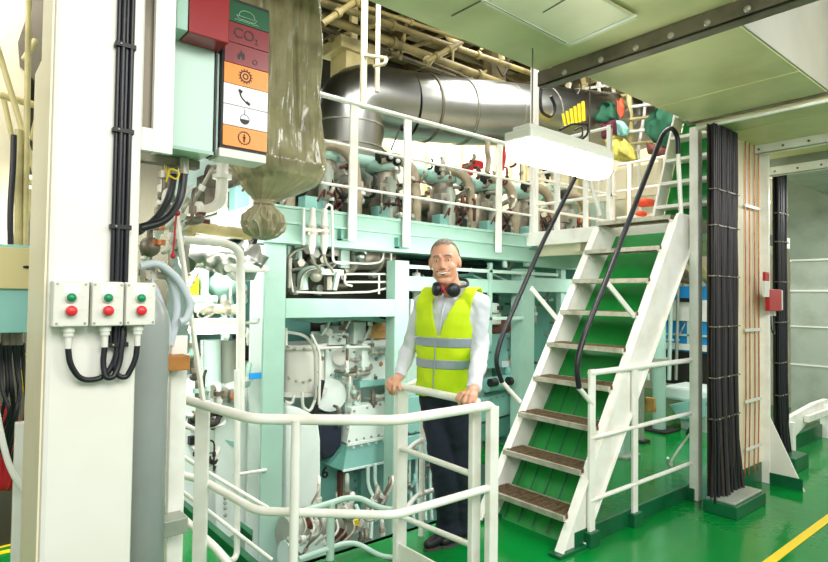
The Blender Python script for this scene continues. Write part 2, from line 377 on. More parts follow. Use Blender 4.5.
for y in (2.1, 2.75, 3.4): part('post', MB().box(5.9, y-.022, 2.0, 5.93, y+.022, 2.95), 'white2', l2, .003)
for z in (2.95, 2.65, 2.35): part('rail', MB().tube([(5.915, 2.0, z), (5.915, 3.55, z)], .016, 8), 'white2', l2)
l3 = thing('railing', 'white railing with short horizontal bars running away behind the lamp', 'railing', (5.2, 3.58, 2))
for x in (4.8, 5.3, 5.85): part('post', MB().box(x-.02, 3.55, 2.0, x+.02, 3.57, 2.9), 'white2', l3, .003)
for z in (2.88, 2.6, 2.3): part('rail', MB().tube([(4.5, 3.56, z), (5.9, 3.56, z)], .014, 8), 'white2', l3)
ul = thing('upper_ladder', 'second flight of white and green steps climbing from the landing', 'stairs', (4.6, 2.1, 2))
def xu(z): return 4.36 + .40*(z-2)
for y in (2.33, 1.86): part('stringer', MB().prism([(xu(2), y-.01, 2.0), (xu(3.8), y-.01, 3.8), (xu(3.8)+.15, y-.01, 3.8), (xu(2)+.15, y-.01, 2.0)], (0, .02, 0)), 'white2', ul, .003)
for k in range(8): part('tread', MB().box(xu(2.16+.2*k)+.01, 1.87, 2.16+.2*k, xu(2.16+.2*k)+.15, 2.32, 2.185+.2*k), 'white2', ul)
part('backing_plate', MB().prism([(xu(2)+.17, 1.87, 2.02), (xu(3.8)+.17, 1.87, 3.8), (xu(3.8)+.18, 1.87, 3.8), (xu(2)+.18, 1.87, 2.02)], (0, .45, 0)), 'greenp', ul)

# ================================================================ CEILING DUCTS
def duct(name, label, x0, y0, z0, x1, y1, z1, m='panel'):
    d = thing(name, label, 'duct', ((x0+x1)/2, (y0+y1)/2, z0))
    part('casing', MB().box(x0, y0, z0, x1, y1, z1), m, d, .004); return d
d1 = duct('ventilation_duct', 'big olive-grey ventilation duct with pale side, directly above the tall white post', 2.775, 1.08, 2.70, 4.12, 1.90, 3.4)
part('side_cladding', MB().box(2.78, 1.07, 2.705, 4.12, 1.08, 3.4), 'clad', d1, label='pale grey side face')
part('seam', MB().box(3.62, 1.08, 2.694, 3.63, 1.90, 2.70), 'panel', d1)
part('end_flange', MB().box(4.12, 1.03, 2.685, 4.135, 1.93, 3.4), 'bracket', d1, .002)
d2 = duct('ventilation_duct', 'farther olive ventilation duct section with pale lip, ending at the bolted white flange', 4.15, .3, 2.67, 5.0, 1.88, 3.3)
part('lip', MB().box(4.15, .3, 2.65, 4.175, 1.88, 2.67), 'white2', d2, .003)
part('seam', MB().box(4.45, .3, 2.664, 4.456, 1.88, 2.67), 'panel', d2)
d3 = duct('ventilation_duct', 'wide olive-green ventilation duct at top centre with a raised access panel', -1.0, 2.12-1.75, 2.76, 2.70, 2.12, 3.4)
part('access_panel', MB().prism([PZ(484, 0, 2.755), PZ(569.5, 44, 2.755), PZ(637, 15, 2.755), PZ(560, -28, 2.755)], (0, 0, -.02)), 'panel2', d3, .003)
b = MB()
b.tube([PZ(543, 12.5, 2.733), PZ(568, -2, 2.733)], .003, 6)
part('seam', b, 'bracket', d3)
part('edge_strip', MB().bar(PZ(482, 0, 2.733), PZ(568, 43, 2.733), .012, .006).bar(PZ(570, 44, 2.733), PZ(636, 15, 2.733), .018, .006), 'white2', d3)
part('seam', MB().tube([PZ(452, 16, 2.757), PZ(481, 1, 2.757)], .003, 6), 'bracket', d3)
part('seam', MB().tube([PZ(484, 1, 2.73), PZ(566, 43, 2.73)], .002, 5), 'bracket', d3)
an = thing('angle_bar', 'brown-grey steel angle bar with round bolts joining two ceiling ducts', 'steel bar', (2.75, 1.5, 2.66))
part('angle', MB().box(2.70, .6, 2.675, 2.712, 2.14, 2.76).box(2.70, .6, 2.675, 2.78, 2.14, 2.685), 'bracket', an, .002)
for y in (1.95, 1.72, 1.52, 1.34, 1.17, 1.0, .82): part('bolt', MB().lathe((2.70, y, 2.705), (-1, 0, 0), [(.016, 0), (.016, .004), (.01, .01), (.001, .012)], 12), 'steel', an)
for i, (x, y1, z, lab) in enumerate(((5.0, 1.86, 2.60, 'nearer white duct flange bar with a row of screws, right of the copper-pipe column'), (5.55, 1.93, 2.52, 'farther white duct flange bar with screws above the second cable bundle'))):
    fl = thing('duct_flange', lab, 'flange', (x, 1.2, z))
    part('bar', MB().box(x, .3, z, x+.012, y1, z+.075).box(x, .3, z, x+.06, y1, z+.008), 'white2', fl, .002)
    for k in range(9): part('screw', MB().lathe((x, y1-.09-.17*k, z+.035), (-1, 0, 0), [(.009, 0), (.009, .004), (.001, .006)], 8), 'bracket', fl)
    if i == 0: duct('ventilation_duct', 'olive duct section between the two bolted white flanges', x+.03, .3, 2.66, 5.54, 1.88, 3.2)
    else: duct('ventilation_duct', 'grey duct section beyond the farther white flange', x+.03, .3, 2.59, 7.3, 1.95, 3.2, 'galv')

# ================================================================ RIGHT COLUMN, CABLES, COPPER PIPES
def cable_bundle(x0, x1, y, n, zt, label, spread):
    c = thing('cable_bundle', label, 'cable bundle', ((x0+x1)/2, y, .09))
    for k in range(n):
        x = x0 + (x1-x0)*(k+.5)/n; yy = y + (k % 2)*.018
        pts = [(x, yy, zt)]
        z = zt-.4
        while z > .55: pts.append((x+random.uniform(-.004, .004), yy+random.uniform(-.003, .003), z)); z -= .35
        pts += [(x+random.uniform(-.01, .01), yy-.01, .45), (x+random.uniform(-spread, spread), yy-random.uniform(0, .05), .07)]
        part('cable', MB().tube(pts, .0115 if k % 3 else .008, 7), 'cable2' if k % 3 == 1 and n > 15 else 'black', c)
    for z in (2.2, 1.95, 1.6, 1.25, .9, .62):
        part('cable_tie', MB().box(x0-.005, y-.014, z, x1+.005, y+.03, z+.008), 'bracket', c)
        s = MB()
        for k in range(3): s.ball((x0+.05+(x1-x0-.1)*k/2, y-.018, z+.004), .006, 8, 6)
        part('tie_buckle', s, 'steel', c)
    part('tray', MB().box(x0-.01, y+.035, .1, x1+.01, y+.04, zt), 'blackm', c)
    return c
cable_bundle(PY(713.5, 300, 1.74).x, PY(738, 300, 1.74).x, 1.74, 24, 2.66, 'thick flat bundle of black cables right beside the tall white post', .045)
bx0, bx1 = PY(713.5, 300, 1.74).x, PY(738, 300, 1.74).x
single('cable_plinth', MB().box(bx0-.03, 1.58, 0, bx1+.06, 1.80, .085), 'kerb', 'green plinth with pale top where the thick black cable bundle enters the deck', 'plinth', bevel=.006)
single('plinth_fill', MB().box(bx0-.015, 1.60, .085, bx1+.045, 1.785, .10), 'galv', 'pale sealing slab on the green plinth under the thick cable bundle', 'slab', bevel=.004)
c1 = thing('steel_column', 'wide cream steel column carrying four thin copper pipes at right', 'column', (5.0, 1.9, 0))
b = MB().box(4.5, 1.80, .0, 5.11, 1.815, 2.66)
part('web', b, 'cream', c1, .003)
part('flange', MB().box(5.10, 1.735, .0, 5.125, 1.90, 2.62), 'white2', c1, .003)
part('gusset', MB().prism([(5.105, 1.735, 0), (5.105, 1.735, .52), (5.105, 1.50, 0)], (.014, 0, 0)), 'white', c1)
part('base_paint', MB().box(4.5, 1.792, 0, 5.10, 1.80, .16).box(5.098, 1.51, 0, 5.103, 1.735, .09), 'kerb', c1, label='dark green painted foot')
cp = thing('copper_pipes', 'four parallel thin copper pipes clamped on the cream column', 'pipe', (4.87, 1.82, .1))
for k, x in enumerate([PY(q_, 300, 1.78).x for q_ in (746, 750, 755, 759)]):
    part('pipe', MB().tube([(x, 1.782, 2.66), (x, 1.782, .62), (x-.06, 1.77, .12)], .005, 8, .05), 'copper', cp)
for z in (2.15, 1.2, .66, .3): part('clamp', MB().box(PY(745, 300, 1.78).x-.01, 1.770, z, PY(760, 300, 1.78).x+.01, 1.776, z+.025), 'boxg', cp, .002)
cable_bundle(5.62, 5.84, 1.84, 10, 2.58, 'second black cable bundle behind the red alarm box', .02)
single('cable_plinth', MB().box(5.58, 1.70, 0, 5.90, 1.92, .12), 'kerb', 'green plinth under the second cable bundle farther right', 'plinth', bevel=.006)
al = thing('alarm_box', 'small red alarm call box with white side panel mounted before the second cable bundle', 'alarm', PY(777, 300, 1.72))
a = PY(770, 289, 1.68); b_ = PY(782, 311, 1.68)
part('box', MB().box(a.x, 1.68, b_.z, b_.x-.0, 1.715, a.z), 'red', al, .006)
part('side_box', MB().box(b_.x+.002, 1.69, b_.z+.005, b_.x+.06, 1.74, a.z-.005), 'boxg', al, .006)
for dx in (.02, .06): part('gland', MB().cyl((b_.x-.1+dx*2, 1.74, b_.z), (b_.x-.1+dx*2, 1.74, b_.z-.04), .01), 'boxg', al)
part('wire', MB().tube([(b_.x-.06, 1.74, b_.z-.04), (b_.x-.08, 1.73, b_.z-.16), (b_.x, 1.73, b_.z-.2), (b_.x+.02, 1.75, b_.z-.1), (b_.x+.02, 1.74, b_.z)], .006, 6, .08), 'black', al)
sb = PY(768, 278, 1.70)
bx = thing('junction_box', 'narrow red and white box on the edge of the cream column above alarm box', 'box', (5.09, 1.70, 1.45))
j0, j1 = PY(765.5, 285, 1.68), PY(769.5, 285, 1.68); jt, jm, jb = PY(767, 272, 1.68).z, PY(767, 281, 1.68).z, PY(767, 297, 1.68).z
part('case', MB().box(j0.x, 1.68, jb, j1.x, 1.70, jm), 'boxg', bx, .002); part('red_cover', MB().box(j0.x, 1.68, jm, j1.x, 1.70, jt), 'red', bx, .002)
# right-hand galvanised casing wall
gw = thing('sheet_metal_casing', 'tall grey galvanised sheet metal casing with horizontal seams at right edge', 'casing', (7.6, 1.5, 0))
part('lower_casing', MB().box(7.55, -.5, .12, 7.75, 2.35, 1.9), 'galv', gw, .004)
part('sloped_casing', MB().prism([(7.55, 2.35, 1.9), (7.55, -.5, 1.9), (7.2, -.5, 3.1), (7.2, 2.35, 3.1), (7.55, 2.35, 3.1)][:4], (.5, 0, 0)), 'galv', gw)
part('seam', MB().box(7.54, -.5, 1.55, 7.55, 2.35, 1.57).box(7.54, -.5, 1.15, 7.55, 2.35, 1.165).box(7.54, -.5, .72, 7.55, 2.35, .735).box(7.54, -.5, 1.895, 7.55, 2.35, 1.915), 'boxg', gw)
single('grab_bar', MB().tube([(7.47, 1.9, 1.83), (7.47, .6, 1.83)], .014, 8), 'oily', 'thin dark horizontal bar in front of the grey sheet metal casing', 'bar')
single('steel_pole', MB().cyl((6.9, 1.45, 0), (6.9, 1.45, 2.6), .03, n=14), 'rust', 'brown pole at the right edge of the photo', 'pole')
bn = thing('low_bench_frame', 'low white bent frame on the green kerb at far right', 'frame', (6.9, 1.9, 0))
part('top_bar', MB().prism([(6.2, 1.95, .34), (7.0, 1.95, .40), (7.4, 1.95, .40), (7.4, 1.95, .30), (7.0, 1.95, .30), (6.3, 1.95, .12), (6.2, 1.95, .12)], (0, .05, 0)), 'white2', bn, .004)
part('crossbar', MB().box(6.6, 1.9, .26, 7.3, 1.94, .32), 'white2', bn)
part('leg', MB().box(6.22, 1.92, 0, 6.30, 2.0, .3), 'white2', bn); part('leg', MB().box(7.3, 1.92, 0, 7.38, 2.0, .35), 'white2', bn)
single('deck_kerb', MB().box(6.0, 1.98, 0, 8.9, 2.03, .14), 'kerb', 'dark green deck kerb behind the low white frame at right', 'kerb')
for k, (x, w, h, m) in enumerate(((7.9, .3, .5, 'white2'),)):
    pass
# ================================================================ FOREGROUND COLUMN (left)
Yc = 1.55
fc = thing('foreground_column', 'large white steel column in the left foreground carrying three push-button boxes', 'column', (.3, 1.6, 0))
part('face_plate', MB().box(.20, Yc, 0, .395, Yc+.16, 3.4), 'white', fc, .012)
zk = PX(40, 68, .2).z
part('web_plate', MB().box(.196, Yc+.006, 0, .20, Yc+.29, zk).box(.196, Yc+.006, zk, .20, Yc+.17, 3.4), 'cream', fc, label='cream side face')
Yu = Yc+.02; ua, ub, uc = PY(144, 60, Yu).x, PY(155, 60, Yu).x, PY(175, 60, Yu).x; zs, zb_ = PY(150, 128, Yu).z, PY(150, 151, Yu).z
uw = MB().box(.395, Yu, zb_, ua, Yu+.02, 3.2).box(ub, Yu, zb_, uc, Yu+.02, 3.2).box(ua, Yu, zb_, ub, Yu+.02, zs)
part('upper_bracket_plate', uw, 'white', fc, .003, label='slotted upper plate')
part('slot_back', MB().box(ua-.02, Yu+.03, zs-.05, ub+.02, Yu+.04, 3.2), 'bracket', fc, label='dark recess behind the slot')
cb = thing('cable_run', 'bundle of black cables strapped down the face of the foreground column', 'cables', (.36, Yc-.01, 1.2))
for k in range(4):
    x = .333 + .0095*k
    part('cable', MB().tube([(x, Yc-.009-.006*(k % 2), 3.3), (x, Yc-.009-.006*(k % 2), 1.30)], .0056, 10), 'black', cb)
for z in (2.03, 1.82, 1.585, 1.30):
    part('clamp', MB().box(.325, Yc-.0215, z, .370, Yc-.0195, z+.011).box(.324, Yc-.02, z, .326, Yc, z+.011).box(.369, Yc-.02, z, .371, Yc, z+.011), 'ink', cb, .0005)
    part('clamp_screw', MB().ball((.336, Yc-.023, z+.006), .003, 8, 6), 'steel', cb)
places = ('leftmost', 'middle', 'rightmost')
for i, (xa, xb) in enumerate(((.206, .279), (.283, .352), (.355, .424))):
    zt, zb = 1.457, 1.352; xm = (xa+xb)/2; yb = Yc-.048
    s = thing('push_button_box', f'{places[i]} of the three grey push-button boxes with green and red buttons on the white column', 'control box', (xm, Yc-.02, zb), 'push-button boxes on the column')
    part('case', MB().box(xa, yb+.012, zb, xb, Yc+.0, zt), 'boxg', s, .003)
    part('cover', MB().box(xa+.001, yb, zb+.001, xb-.001, yb+.012, zt-.001), 'boxg', s, .003)
    part('label_plate', MB().box(xm-.016, yb-.001, zt-.028, xm+.018, yb, zt-.008), 'label', s)
    w = MB()
    for r_, (a, b) in enumerate(((-.012, .012), (-.008, .014))): w.box(xm+a, yb-.0015, zt-.014-.008*r_, xm+b, yb-.001, zt-.0128-.008*r_)
    for zz in (zt-.036, zt-.066): w.box(xm+.014, yb-.0006, zz-.001, xm+.026, yb, zz)
    part('printed_lines', w, 'greyp', s)
    for zz, m_, nm in ((zt-.038, 'greenb', 'green_button'), (zt-.068, 'redb', 'red_button')):
        bt = part(nm, MB().lathe((xm-.001, yb, zz), (0, -1, 0), [(.0095, .001), (.0098, .008), (.0085, .012), (.001, .0135)] if m_ == 'greenb' else [(.006, 0), (.006, .006), (.0118, .009), (.0118, .013), (.009, .017), (.001, .018)], 20), m_, s)
        part('button_ring', MB().lathe((xm-.001, yb, zz), (0, -1, 0), [(.0125, 0), (.0125, .004), (.0105, .005)], 20), 'boxg', bt)
    for dx in (-1, 1):
        for zz in (zb+.008, zt-.008): part('screw', MB().lathe((xm+dx*.028, yb, zz), (0, -1, 0), [(.003, 0), (.003, .001)], 8), 'steel', s)
    part('cable_gland', MB().cyl((xm, Yc-.024, zb), (xm, Yc-.024, zb-.012), .014, n=8).cyl((xm, Yc-.024, zb-.012), (xm, Yc-.024, zb-.022), .011).cyl((xm, Yc-.024, zb-.022), (xm, Yc-.024, zb-.05), .0075), 'boxg', s, .001)
    ends = ((.350, 1.30), (.355, 1.30), (.362, 1.30))[i]
    lo = 1.225
    if i == 0: pts = [(xm, Yc-.024, zb-.05), (xm+.004, Yc-.024, zb-.085), (xm+.028, Yc-.02, lo), (xm+.075, Yc-.016, lo+.002), (xm+.098, Yc-.016, 1.26), (.352, Yc-.012, 1.32), (.352, Yc-.01, 1.345)]
    elif i == 1: pts = [(xm, Yc-.024, zb-.05), (xm-.003, Yc-.024, zb-.09), (xm+.003, Yc-.03, lo+.004), (xm+.02, Yc-.03, lo+.004), (xm+.034, Yc-.024, 1.26), (.357, Yc-.02, 1.32), (.358, Yc-.016, 1.345)]
    else: pts = [(xm, Yc-.024, zb-.05), (xm-.003, Yc-.024, zb-.085), (xm-.022, Yc-.022, lo), (xm-.042, Yc-.02, lo+.006), (xm-.05, Yc-.018, 1.26), (.362, Yc-.014, 1.32), (.362, Yc-.012, 1.345)]
    part('cable_loop', MB().tube(pts, .0066, 10, .03, 6), 'black', s)

# grey cylinder standing behind the column
tk = thing('gas_cylinder', 'tall matt grey cylinder standing right behind the foreground column', 'cylinder', (.505, 1.85, 0))
part('body', MB().lathe((.495, 1.86, 0), (0, 0, 1), [(.001, .0), (.068, .0), (.068, 1.34), (.064, 1.37), (.052, 1.40), (.03, 1.425), (.02, 1.44)], 28), 'greyc', tk)
part('valve', MB().cyl((.495, 1.86, 1.43), (.495, 1.86, 1.50), .016).cyl((.495, 1.83, 1.48), (.495, 1.90, 1.48), .009), 'steel', tk)
fr = thing('side_post', 'white flat post right of the grey cylinder, with a wood block and steel bracket', 'post', (.66, 2.0, 0))
a = PY(186, 420, 2.0); b_ = PY(170, 420, 2.0)
part('post', MB().box(b_.x, 2.0, 0, a.x, 2.03, 1.29), 'white2', fr, .003)
part('steel_bracket', MB().box(b_.x-.035, 1.92, PY(170, 536, 1.93).z, a.x-.012, 2.0, PY(170, 520, 1.93).z), 'galv', fr, .003, label='grey steel bracket')
w0 = PY(163, 356, 1.96); w1 = PY(187, 369, 1.96)
single('timber_block', MB().box(w0.x, 1.93, w1.z, w1.x, 2.03, w0.z), 'wood', 'short brown timber block on top of the white flat post beside the grey cylinder', 'wood block', bevel=.003)
# slanted white post
single('slanted_post', MB().bar(PY(176, 212, 2.15), PY(203, 400, 2.15), .012, .03, (0, 1, 0)), 'white2', 'thin white slanted bar right of the grey hoses below the signal tower', 'bar', bevel=.003)
# grey hoses
h = thing('flexible_hoses', 'pale grey corrugated flexible hoses looping behind the column beside the push-button boxes', 'hoses', PY(170, 350, 2.0))
part('hose', MB().tube([PY(140, 266, 1.95), PY(158, 262, 1.95), PY(180, 280, 1.97), PY(192, 305, 1.97), PY(186, 320, 1.97), PY(180, 322, 1.97)], .0125, 10, .05), 'greyp', h)
part('hose', MB().tube([PY(160, 262, 2.0), PY(176, 290, 2.0), PY(178, 315, 2.0), PY(170, 345, 2.0)], .0125, 10, .05), 'greyp', h)
part('hose', MB().tube([PY(143, 270, 1.98), PY(156, 290, 1.98), PY(168, 325, 1.98), PY(169, 345, 1.98)], .0115, 10, .05), 'greyp', h)
vb = thing('valve_cluster', 'small blue-grey handwheel valve with fittings behind column above the hoses', 'valve', PY(150, 250, 2.05))
part('valve_body', MB().ball(PY(150, 247, 2.1), .035, 12, 8).cyl(PY(150, 247, 2.1), PY(150, 222, 2.1), .01), 'bracket', vb)
part('pipe_fitting', MB().cyl(PY(138, 272, 2.0), PY(170, 277, 2.0), .011).cyl(PY(150, 268, 2.0), PY(152, 280, 2.0), .022), 'steel', vb)
part('flange', MB().cyl(PY(158, 225, 2.08), PY(158, 230, 2.08), .022).cyl(PY(158, 240, 2.08), PY(158, 245, 2.08), .024), 'copper', vb)
single('red_lever_rod', MB().tube([PY(177, 205, 2.02), PY(173, 256, 2.02)], .0035, 6).ball(PY(173, 256, 2.02), .009).ball(PY(177, 213, 2.02), .011), 'red', 'thin red rod with knob hanging below the black cables', 'rod')
single('signal_tower_cable', MB().tube([PY(184, 172, 1.85), PY(181, 200, 1.85), PY(165, 222, 1.82), PY(140, 228, 1.80)], .0125, 10, .06), 'black', 'thicker right black cable curving from under the mint cabinet behind the column', 'cable')
single('signal_tower_cable', MB().tube([PY(174, 174, 1.9), PY(170, 198, 1.9), PY(156, 220, 1.88), PY(138, 232, 1.86)], .0115, 10, .06), 'black', 'left inner black cable curving from under the mint cabinet behind the column', 'cable')
gl = thing('cable_glands', 'steel glands with yellow-green earth wires beneath the mint signal cabinet', 'cable glands', PY(175, 165, 1.87))
for a_, y_ in ((184, 1.85), (173, 1.9)): part('gland', MB().cyl(PY(a_, 158, y_), PY(a_, 174, y_), .015, n=8), 'steel', gl)
part('earth_wire', MB().tube([PY(163, 158, 1.88), PY(168, 175, 1.86), PY(177, 180, 1.84), PY(180, 172, 1.84), PY(170, 168, 1.84), PY(166, 182, 1.86)], .003, 6, .01), 'yellow', gl)
part('mount_rail', MB().box(PY(141, 158, 1.86).x, 1.86, PY(141, 160, 1.86).z, PY(200, 158, 1.86).x, 1.9, PY(141, 152, 1.86).z), 'oily', gl)

# ---------------------------------------------------------------- signal tower
Ys = 1.75
tw = thing('signal_cabinet', 'pale mint cabinet of the alarm signal tower, hanging at top left', 'cabinet', (.58, 1.85, 1.83))
part('body', MB().box(.512, Ys+.0, 1.858, .648, Ys+.16, 2.6), 'pmint', tw, .004)
part('edge_strip', MB().box(.6485, Ys-.003, 1.855, .655, Ys+.06, 2.6), 'ink', tw)
part('bottom_lip', MB().box(.512, Ys-.004, 1.855, .648, Ys, 1.865), 'mint', tw)
rb = thing('red_beacon', 'deep red rectangular warning light box with grey side, above the mint cabinet', 'warning light', (.62, 1.70, 2.19))
part('lens', MB().box(PY(189, 30, Ys-.09).x, Ys-.09, PY(210, 38, Ys-.09).z, .655, Ys-.005, 2.5), 'beacon', rb, .003)
part('lens_side', MB().box(PY(177, 30, Ys-.09).x, Ys-.085, PY(210, 37, Ys-.09).z, PY(188.6, 30, Ys-.09).x, Ys-.005, 2.5), 'mint', rb, .003, label='grey-green side mount')
sg = thing('signal_column', 'vertical light panel of seven coloured alarm symbols in a black frame', 'alarm panel', (.75, 1.75, 1.88))
x0, x1 = .677, .823; zT, zB = 2.352+.0, 1.893
part('housing', MB().box(x0-.006, Ys+.004, zB-.010, x1+.002, Ys+.09, zT+.012), 'ink', sg, .003)
part('bottom_cover', MB().box(x0-.012, Ys-.006, zB-.038, x1-.003, Ys+.085, zB-.010), 'boxg', sg, .003, label='grey bottom cover')
part('side_light', MB().box(x0-.022, Ys+.02, zB-.03, x0-.008, Ys+.09, 2.18), 'pmint', sg)
hh = (zT-zB)/7
cols = ['green', 'dred', 'dred', 'orange', 'wsign', 'wsign', 'orange']
def seg_c(i): return V(((x0+x1)/2-.004, Ys-.001, zT - hh*(i+.5)))
pl = []
for i, m_ in enumerate(cols):
    z1 = zT - hh*i - .0012; z0 = zT - hh*(i+1) + .0012
    pl.append(part('lens', MB().box(x0, Ys-.001, z0, x1, Ys+.006, z1), m_, sg, label={'green': 'green segment with lifeboat symbol', 'dred': ['red CO2 segment', 'red fire symbol segment'][i-1] if i < 3 else '', 'orange': 'orange segment with gear symbol' if i == 3 else 'orange segment with person symbol', 'wsign': 'white telephone segment' if i == 4 else 'white bell symbol segment'}[m_]))
def ring(c, r0, r1, n=24, th=.0012, teeth=0):
    b = MB(); vs = []
    for k in range(n):
        a = 2*PI*k/n
        for r in (r0, r1): vs.append(V((c[0]+r*math.cos(a), c[1], c[2]+r*math.sin(a))))
    vs2 = [p-V((0, th, 0)) for p in vs]; N = 2*n
    fs = []
    for k in range(n):
        a, b2 = 2*k, 2*((k+1) % n)
        fs += [(a, a+1, b2+1, b2), (N+a, N+b2, N+b2+1, N+a+1), (a, b2, N+b2, N+a), (a+1, N+a+1, N+b2+1, b2+1)]
    b.add(vs+vs2, fs)
    for k in range(teeth):
        a = 2*PI*k/teeth; d = V((math.cos(a), 0, math.sin(a))); p0 = V(c)+d*r1*.98; 
        b.bar(p0-V((0, th/2, 0)), p0+d*r1*.28-V((0, th/2, 0)), r1*.16, th, (0, 1, 0))
    return b
def poly(c, pts, s, th=.0012): return MB().prism([V((c[0]+x*s, c[1], c[2]+z*s)) for x, z in pts], (0, -th, 0))
c = seg_c(0)
b = MB(); b.tube([c+V((-.034, -.0005, -.008)), c+V((.034, -.0005, -.008)), c+V((.026, -.0005, -.018)), c+V((-.024, -.0005, -.018)), c+V((-.034, -.0005, -.008))], .0007, 5)
b.tube([c+V((x/1000, -.0005, z/1000)) for x, z in ((-26, -7), (-22, 6), (-8, 13), (10, 13), (24, 6), (27, -7))], .0007, 5, .004)
b.tube([c+V((-.04+.008*k, -.0005, -.024+(.003 if k % 2 else 0))) for k in range(11)], .0006, 5)
part('lifeboat_symbol', b, 'inkw', pl[0])
part('lettering', text_mb('CO', .046, seg_c(1)+V((-.008, -.0006, 0)), (1, 0, 0), (0, 0, 1)), 'ink', pl[1]); part('lettering', text_mb('2', .024, seg_c(1)+V((.033, -.0006, -.012)), (1, 0, 0), (0, 0, 1)), 'ink', pl[1])
part('flame_symbol', poly(seg_c(2)+V((-.016, 0, 0)), [(-1, -1.2), (-1.1, -.2), (-.6, .5), (-.5, 0), (0, 1.5), (.4, .4), (.7, .9), (1.1, -.2), (1, -1.2), (.4, -1.5), (.3, -.8), (0, -.2), (-.3, -.9), (-.4, -1.5)], .011), 'ink', pl[2])
part('ring_symbol', ring(seg_c(2)+V((.03, 0, -.012)), .006, .0085), 'ink', pl[2])
c = seg_c(3); b = ring(c, .015, .019, teeth=14); b2 = ring(c, .006, .010); b.add(b2.v, b2.f); part('gear_symbol', b, 'ink', pl[3])
c = seg_c(4)
part('telephone_symbol', MB().tube([c+V((-.018, -.001, .016)), c+V((-.016, -.001, .002)), c+V((-.006, -.001, -.010)), c+V((.006, -.001, -.018))], .0022, 6, .008).bar(c+V((-.022, -.001, .018)), c+V((-.010, -.001, .013)), .009, .0015, (0, 1, 0)).bar(c+V((.004, -.001, -.015)), c+V((.016, -.001, -.022)), .009, .0015, (0, 1, 0)), 'ink', pl[4])
c = seg_c(5); b = ring(c+V((0, 0, -.006)), .014, .016)
b.prism([c+V((.014*math.cos(a), 0, -.006+.014*math.sin(a))) for a in [PI*(1+k/8) for k in range(9)]], (0, -.0012, 0)); b.box(c.x-.001, c.y-.0012, c.z+.01, c.x+.001, c.y, c.z+.026)
part('bell_symbol', b, 'ink', pl[5])
c = seg_c(6); b = ring(c, .018, .0195, teeth=0)
for k in range(16):
    a = 2*PI*k/16; d = V((math.cos(a), 0, math.sin(a))); b.bar(c+d*.0175-V((0, .0006, 0)), c+d*.022-V((0, .0006, 0)), .004, .0012, (0, 1, 0))
b.ball(c+V((0, -.0006, .010)), (.003, .0012, .003), 8, 6); b.box(c.x-.003, c.y-.0012, c.z-.004, c.x+.003, c.y, c.z+.006); b.box(c.x-.0065, c.y-.0012, c.z+.001, c.x+.0065, c.y, c.z+.003)
b.box(c.x-.003, c.y-.0012, c.z-.013, c.x-.0008, c.y, c.z-.003).box(c.x+.0008, c.y-.0012, c.z-.013, c.x+.003, c.y, c.z-.003)
part('person_symbol', b, 'ink', pl[6])

# ================================================================ WRAPPED HANGING BUNDLE
W = thing('plastic_wrapped_duct', 'tall hanging duct end wrapped in crumpled olive plastic film, knotted at the bottom', 'wrapped bundle', (1.26, 2.62, 1.7))
prof = [(1.695, .015), (1.71, .055), (1.74, .085), (1.78, .092), (1.82, .082), (1.85, .055), (1.87, .040), (1.89, .052), (1.92, .10), (1.96, .15), (2.0, .19), (2.06, .215), (2.15, .21), (2.3, .2), (2.45, .19), (2.6, .19), (2.8, .19), (3.1, .19)]
cxs = lambda z: 1.30 if z > 1.98 else 1.30 - .07*(1.98-z)/.1 if z > 1.88 else 1.225
vs = []; N = 200; rows = []
zz = []
for i in range(len(prof)-1):
    for k in range(9): t = k/9; zz.append((prof[i][0]*(1-t)+prof[i+1][0]*t, prof[i][1]*(1-t)+prof[i+1][1]*t))
zz.append(prof[-1])
for z, r in zz:
    cx = cxs(z)
    for k in range(N):
        a = 2*PI*k/N
        f = noise.noise(V((math.cos(a)*3.2, math.sin(a)*3.2, z*1.3)))*.9 + noise.noise(V((math.cos(a)*7, math.sin(a)*7, z*3+5)))*.5
        g1 = abs(noise.noise(V((math.cos(a)*5+z*.8, math.sin(a)*5, z*1.6+9)))); g2 = abs(noise.noise(V((math.cos(a)*9, math.sin(a)*9+z*2, z*5+2)))); g3 = abs(noise.noise(V((math.cos(a)*3, math.sin(a)*3, z*14))))
        cr_ = (.5-g1*2.2)*.5 + (.4-g2*2)*.28
        rr = r*(1+.14*f+.18*cr_) if z > 1.90 else r*(1+.22*f+.30*cr_+.35*(.4-g3*2)*(1 if z < 1.85 else .2))
        vs.append(V((cx+rr*math.cos(a), 2.62+rr*math.sin(a), z)))
b = MB(); m_ = len(zz)
b.add(vs, [(i*N+k, i*N+(k+1) % N, (i+1)*N+(k+1) % N, (i+1)*N+k) for i in range(m_-1) for k in range(N)], True)
part('film', b, 'wrap', W)
part('inner_duct', MB().cyl((1.30, 2.62, 1.98), (1.30, 2.62, 3.1), .14, n=24), 'oily', W, label='brownish duct inside the film')
part('tie', MB().tube([(1.225+.045*math.cos(a), 2.62+.045*math.sin(a), 1.872) for a in [2*PI*k/16 for k in range(17)]], .006, 6), 'hose', W)

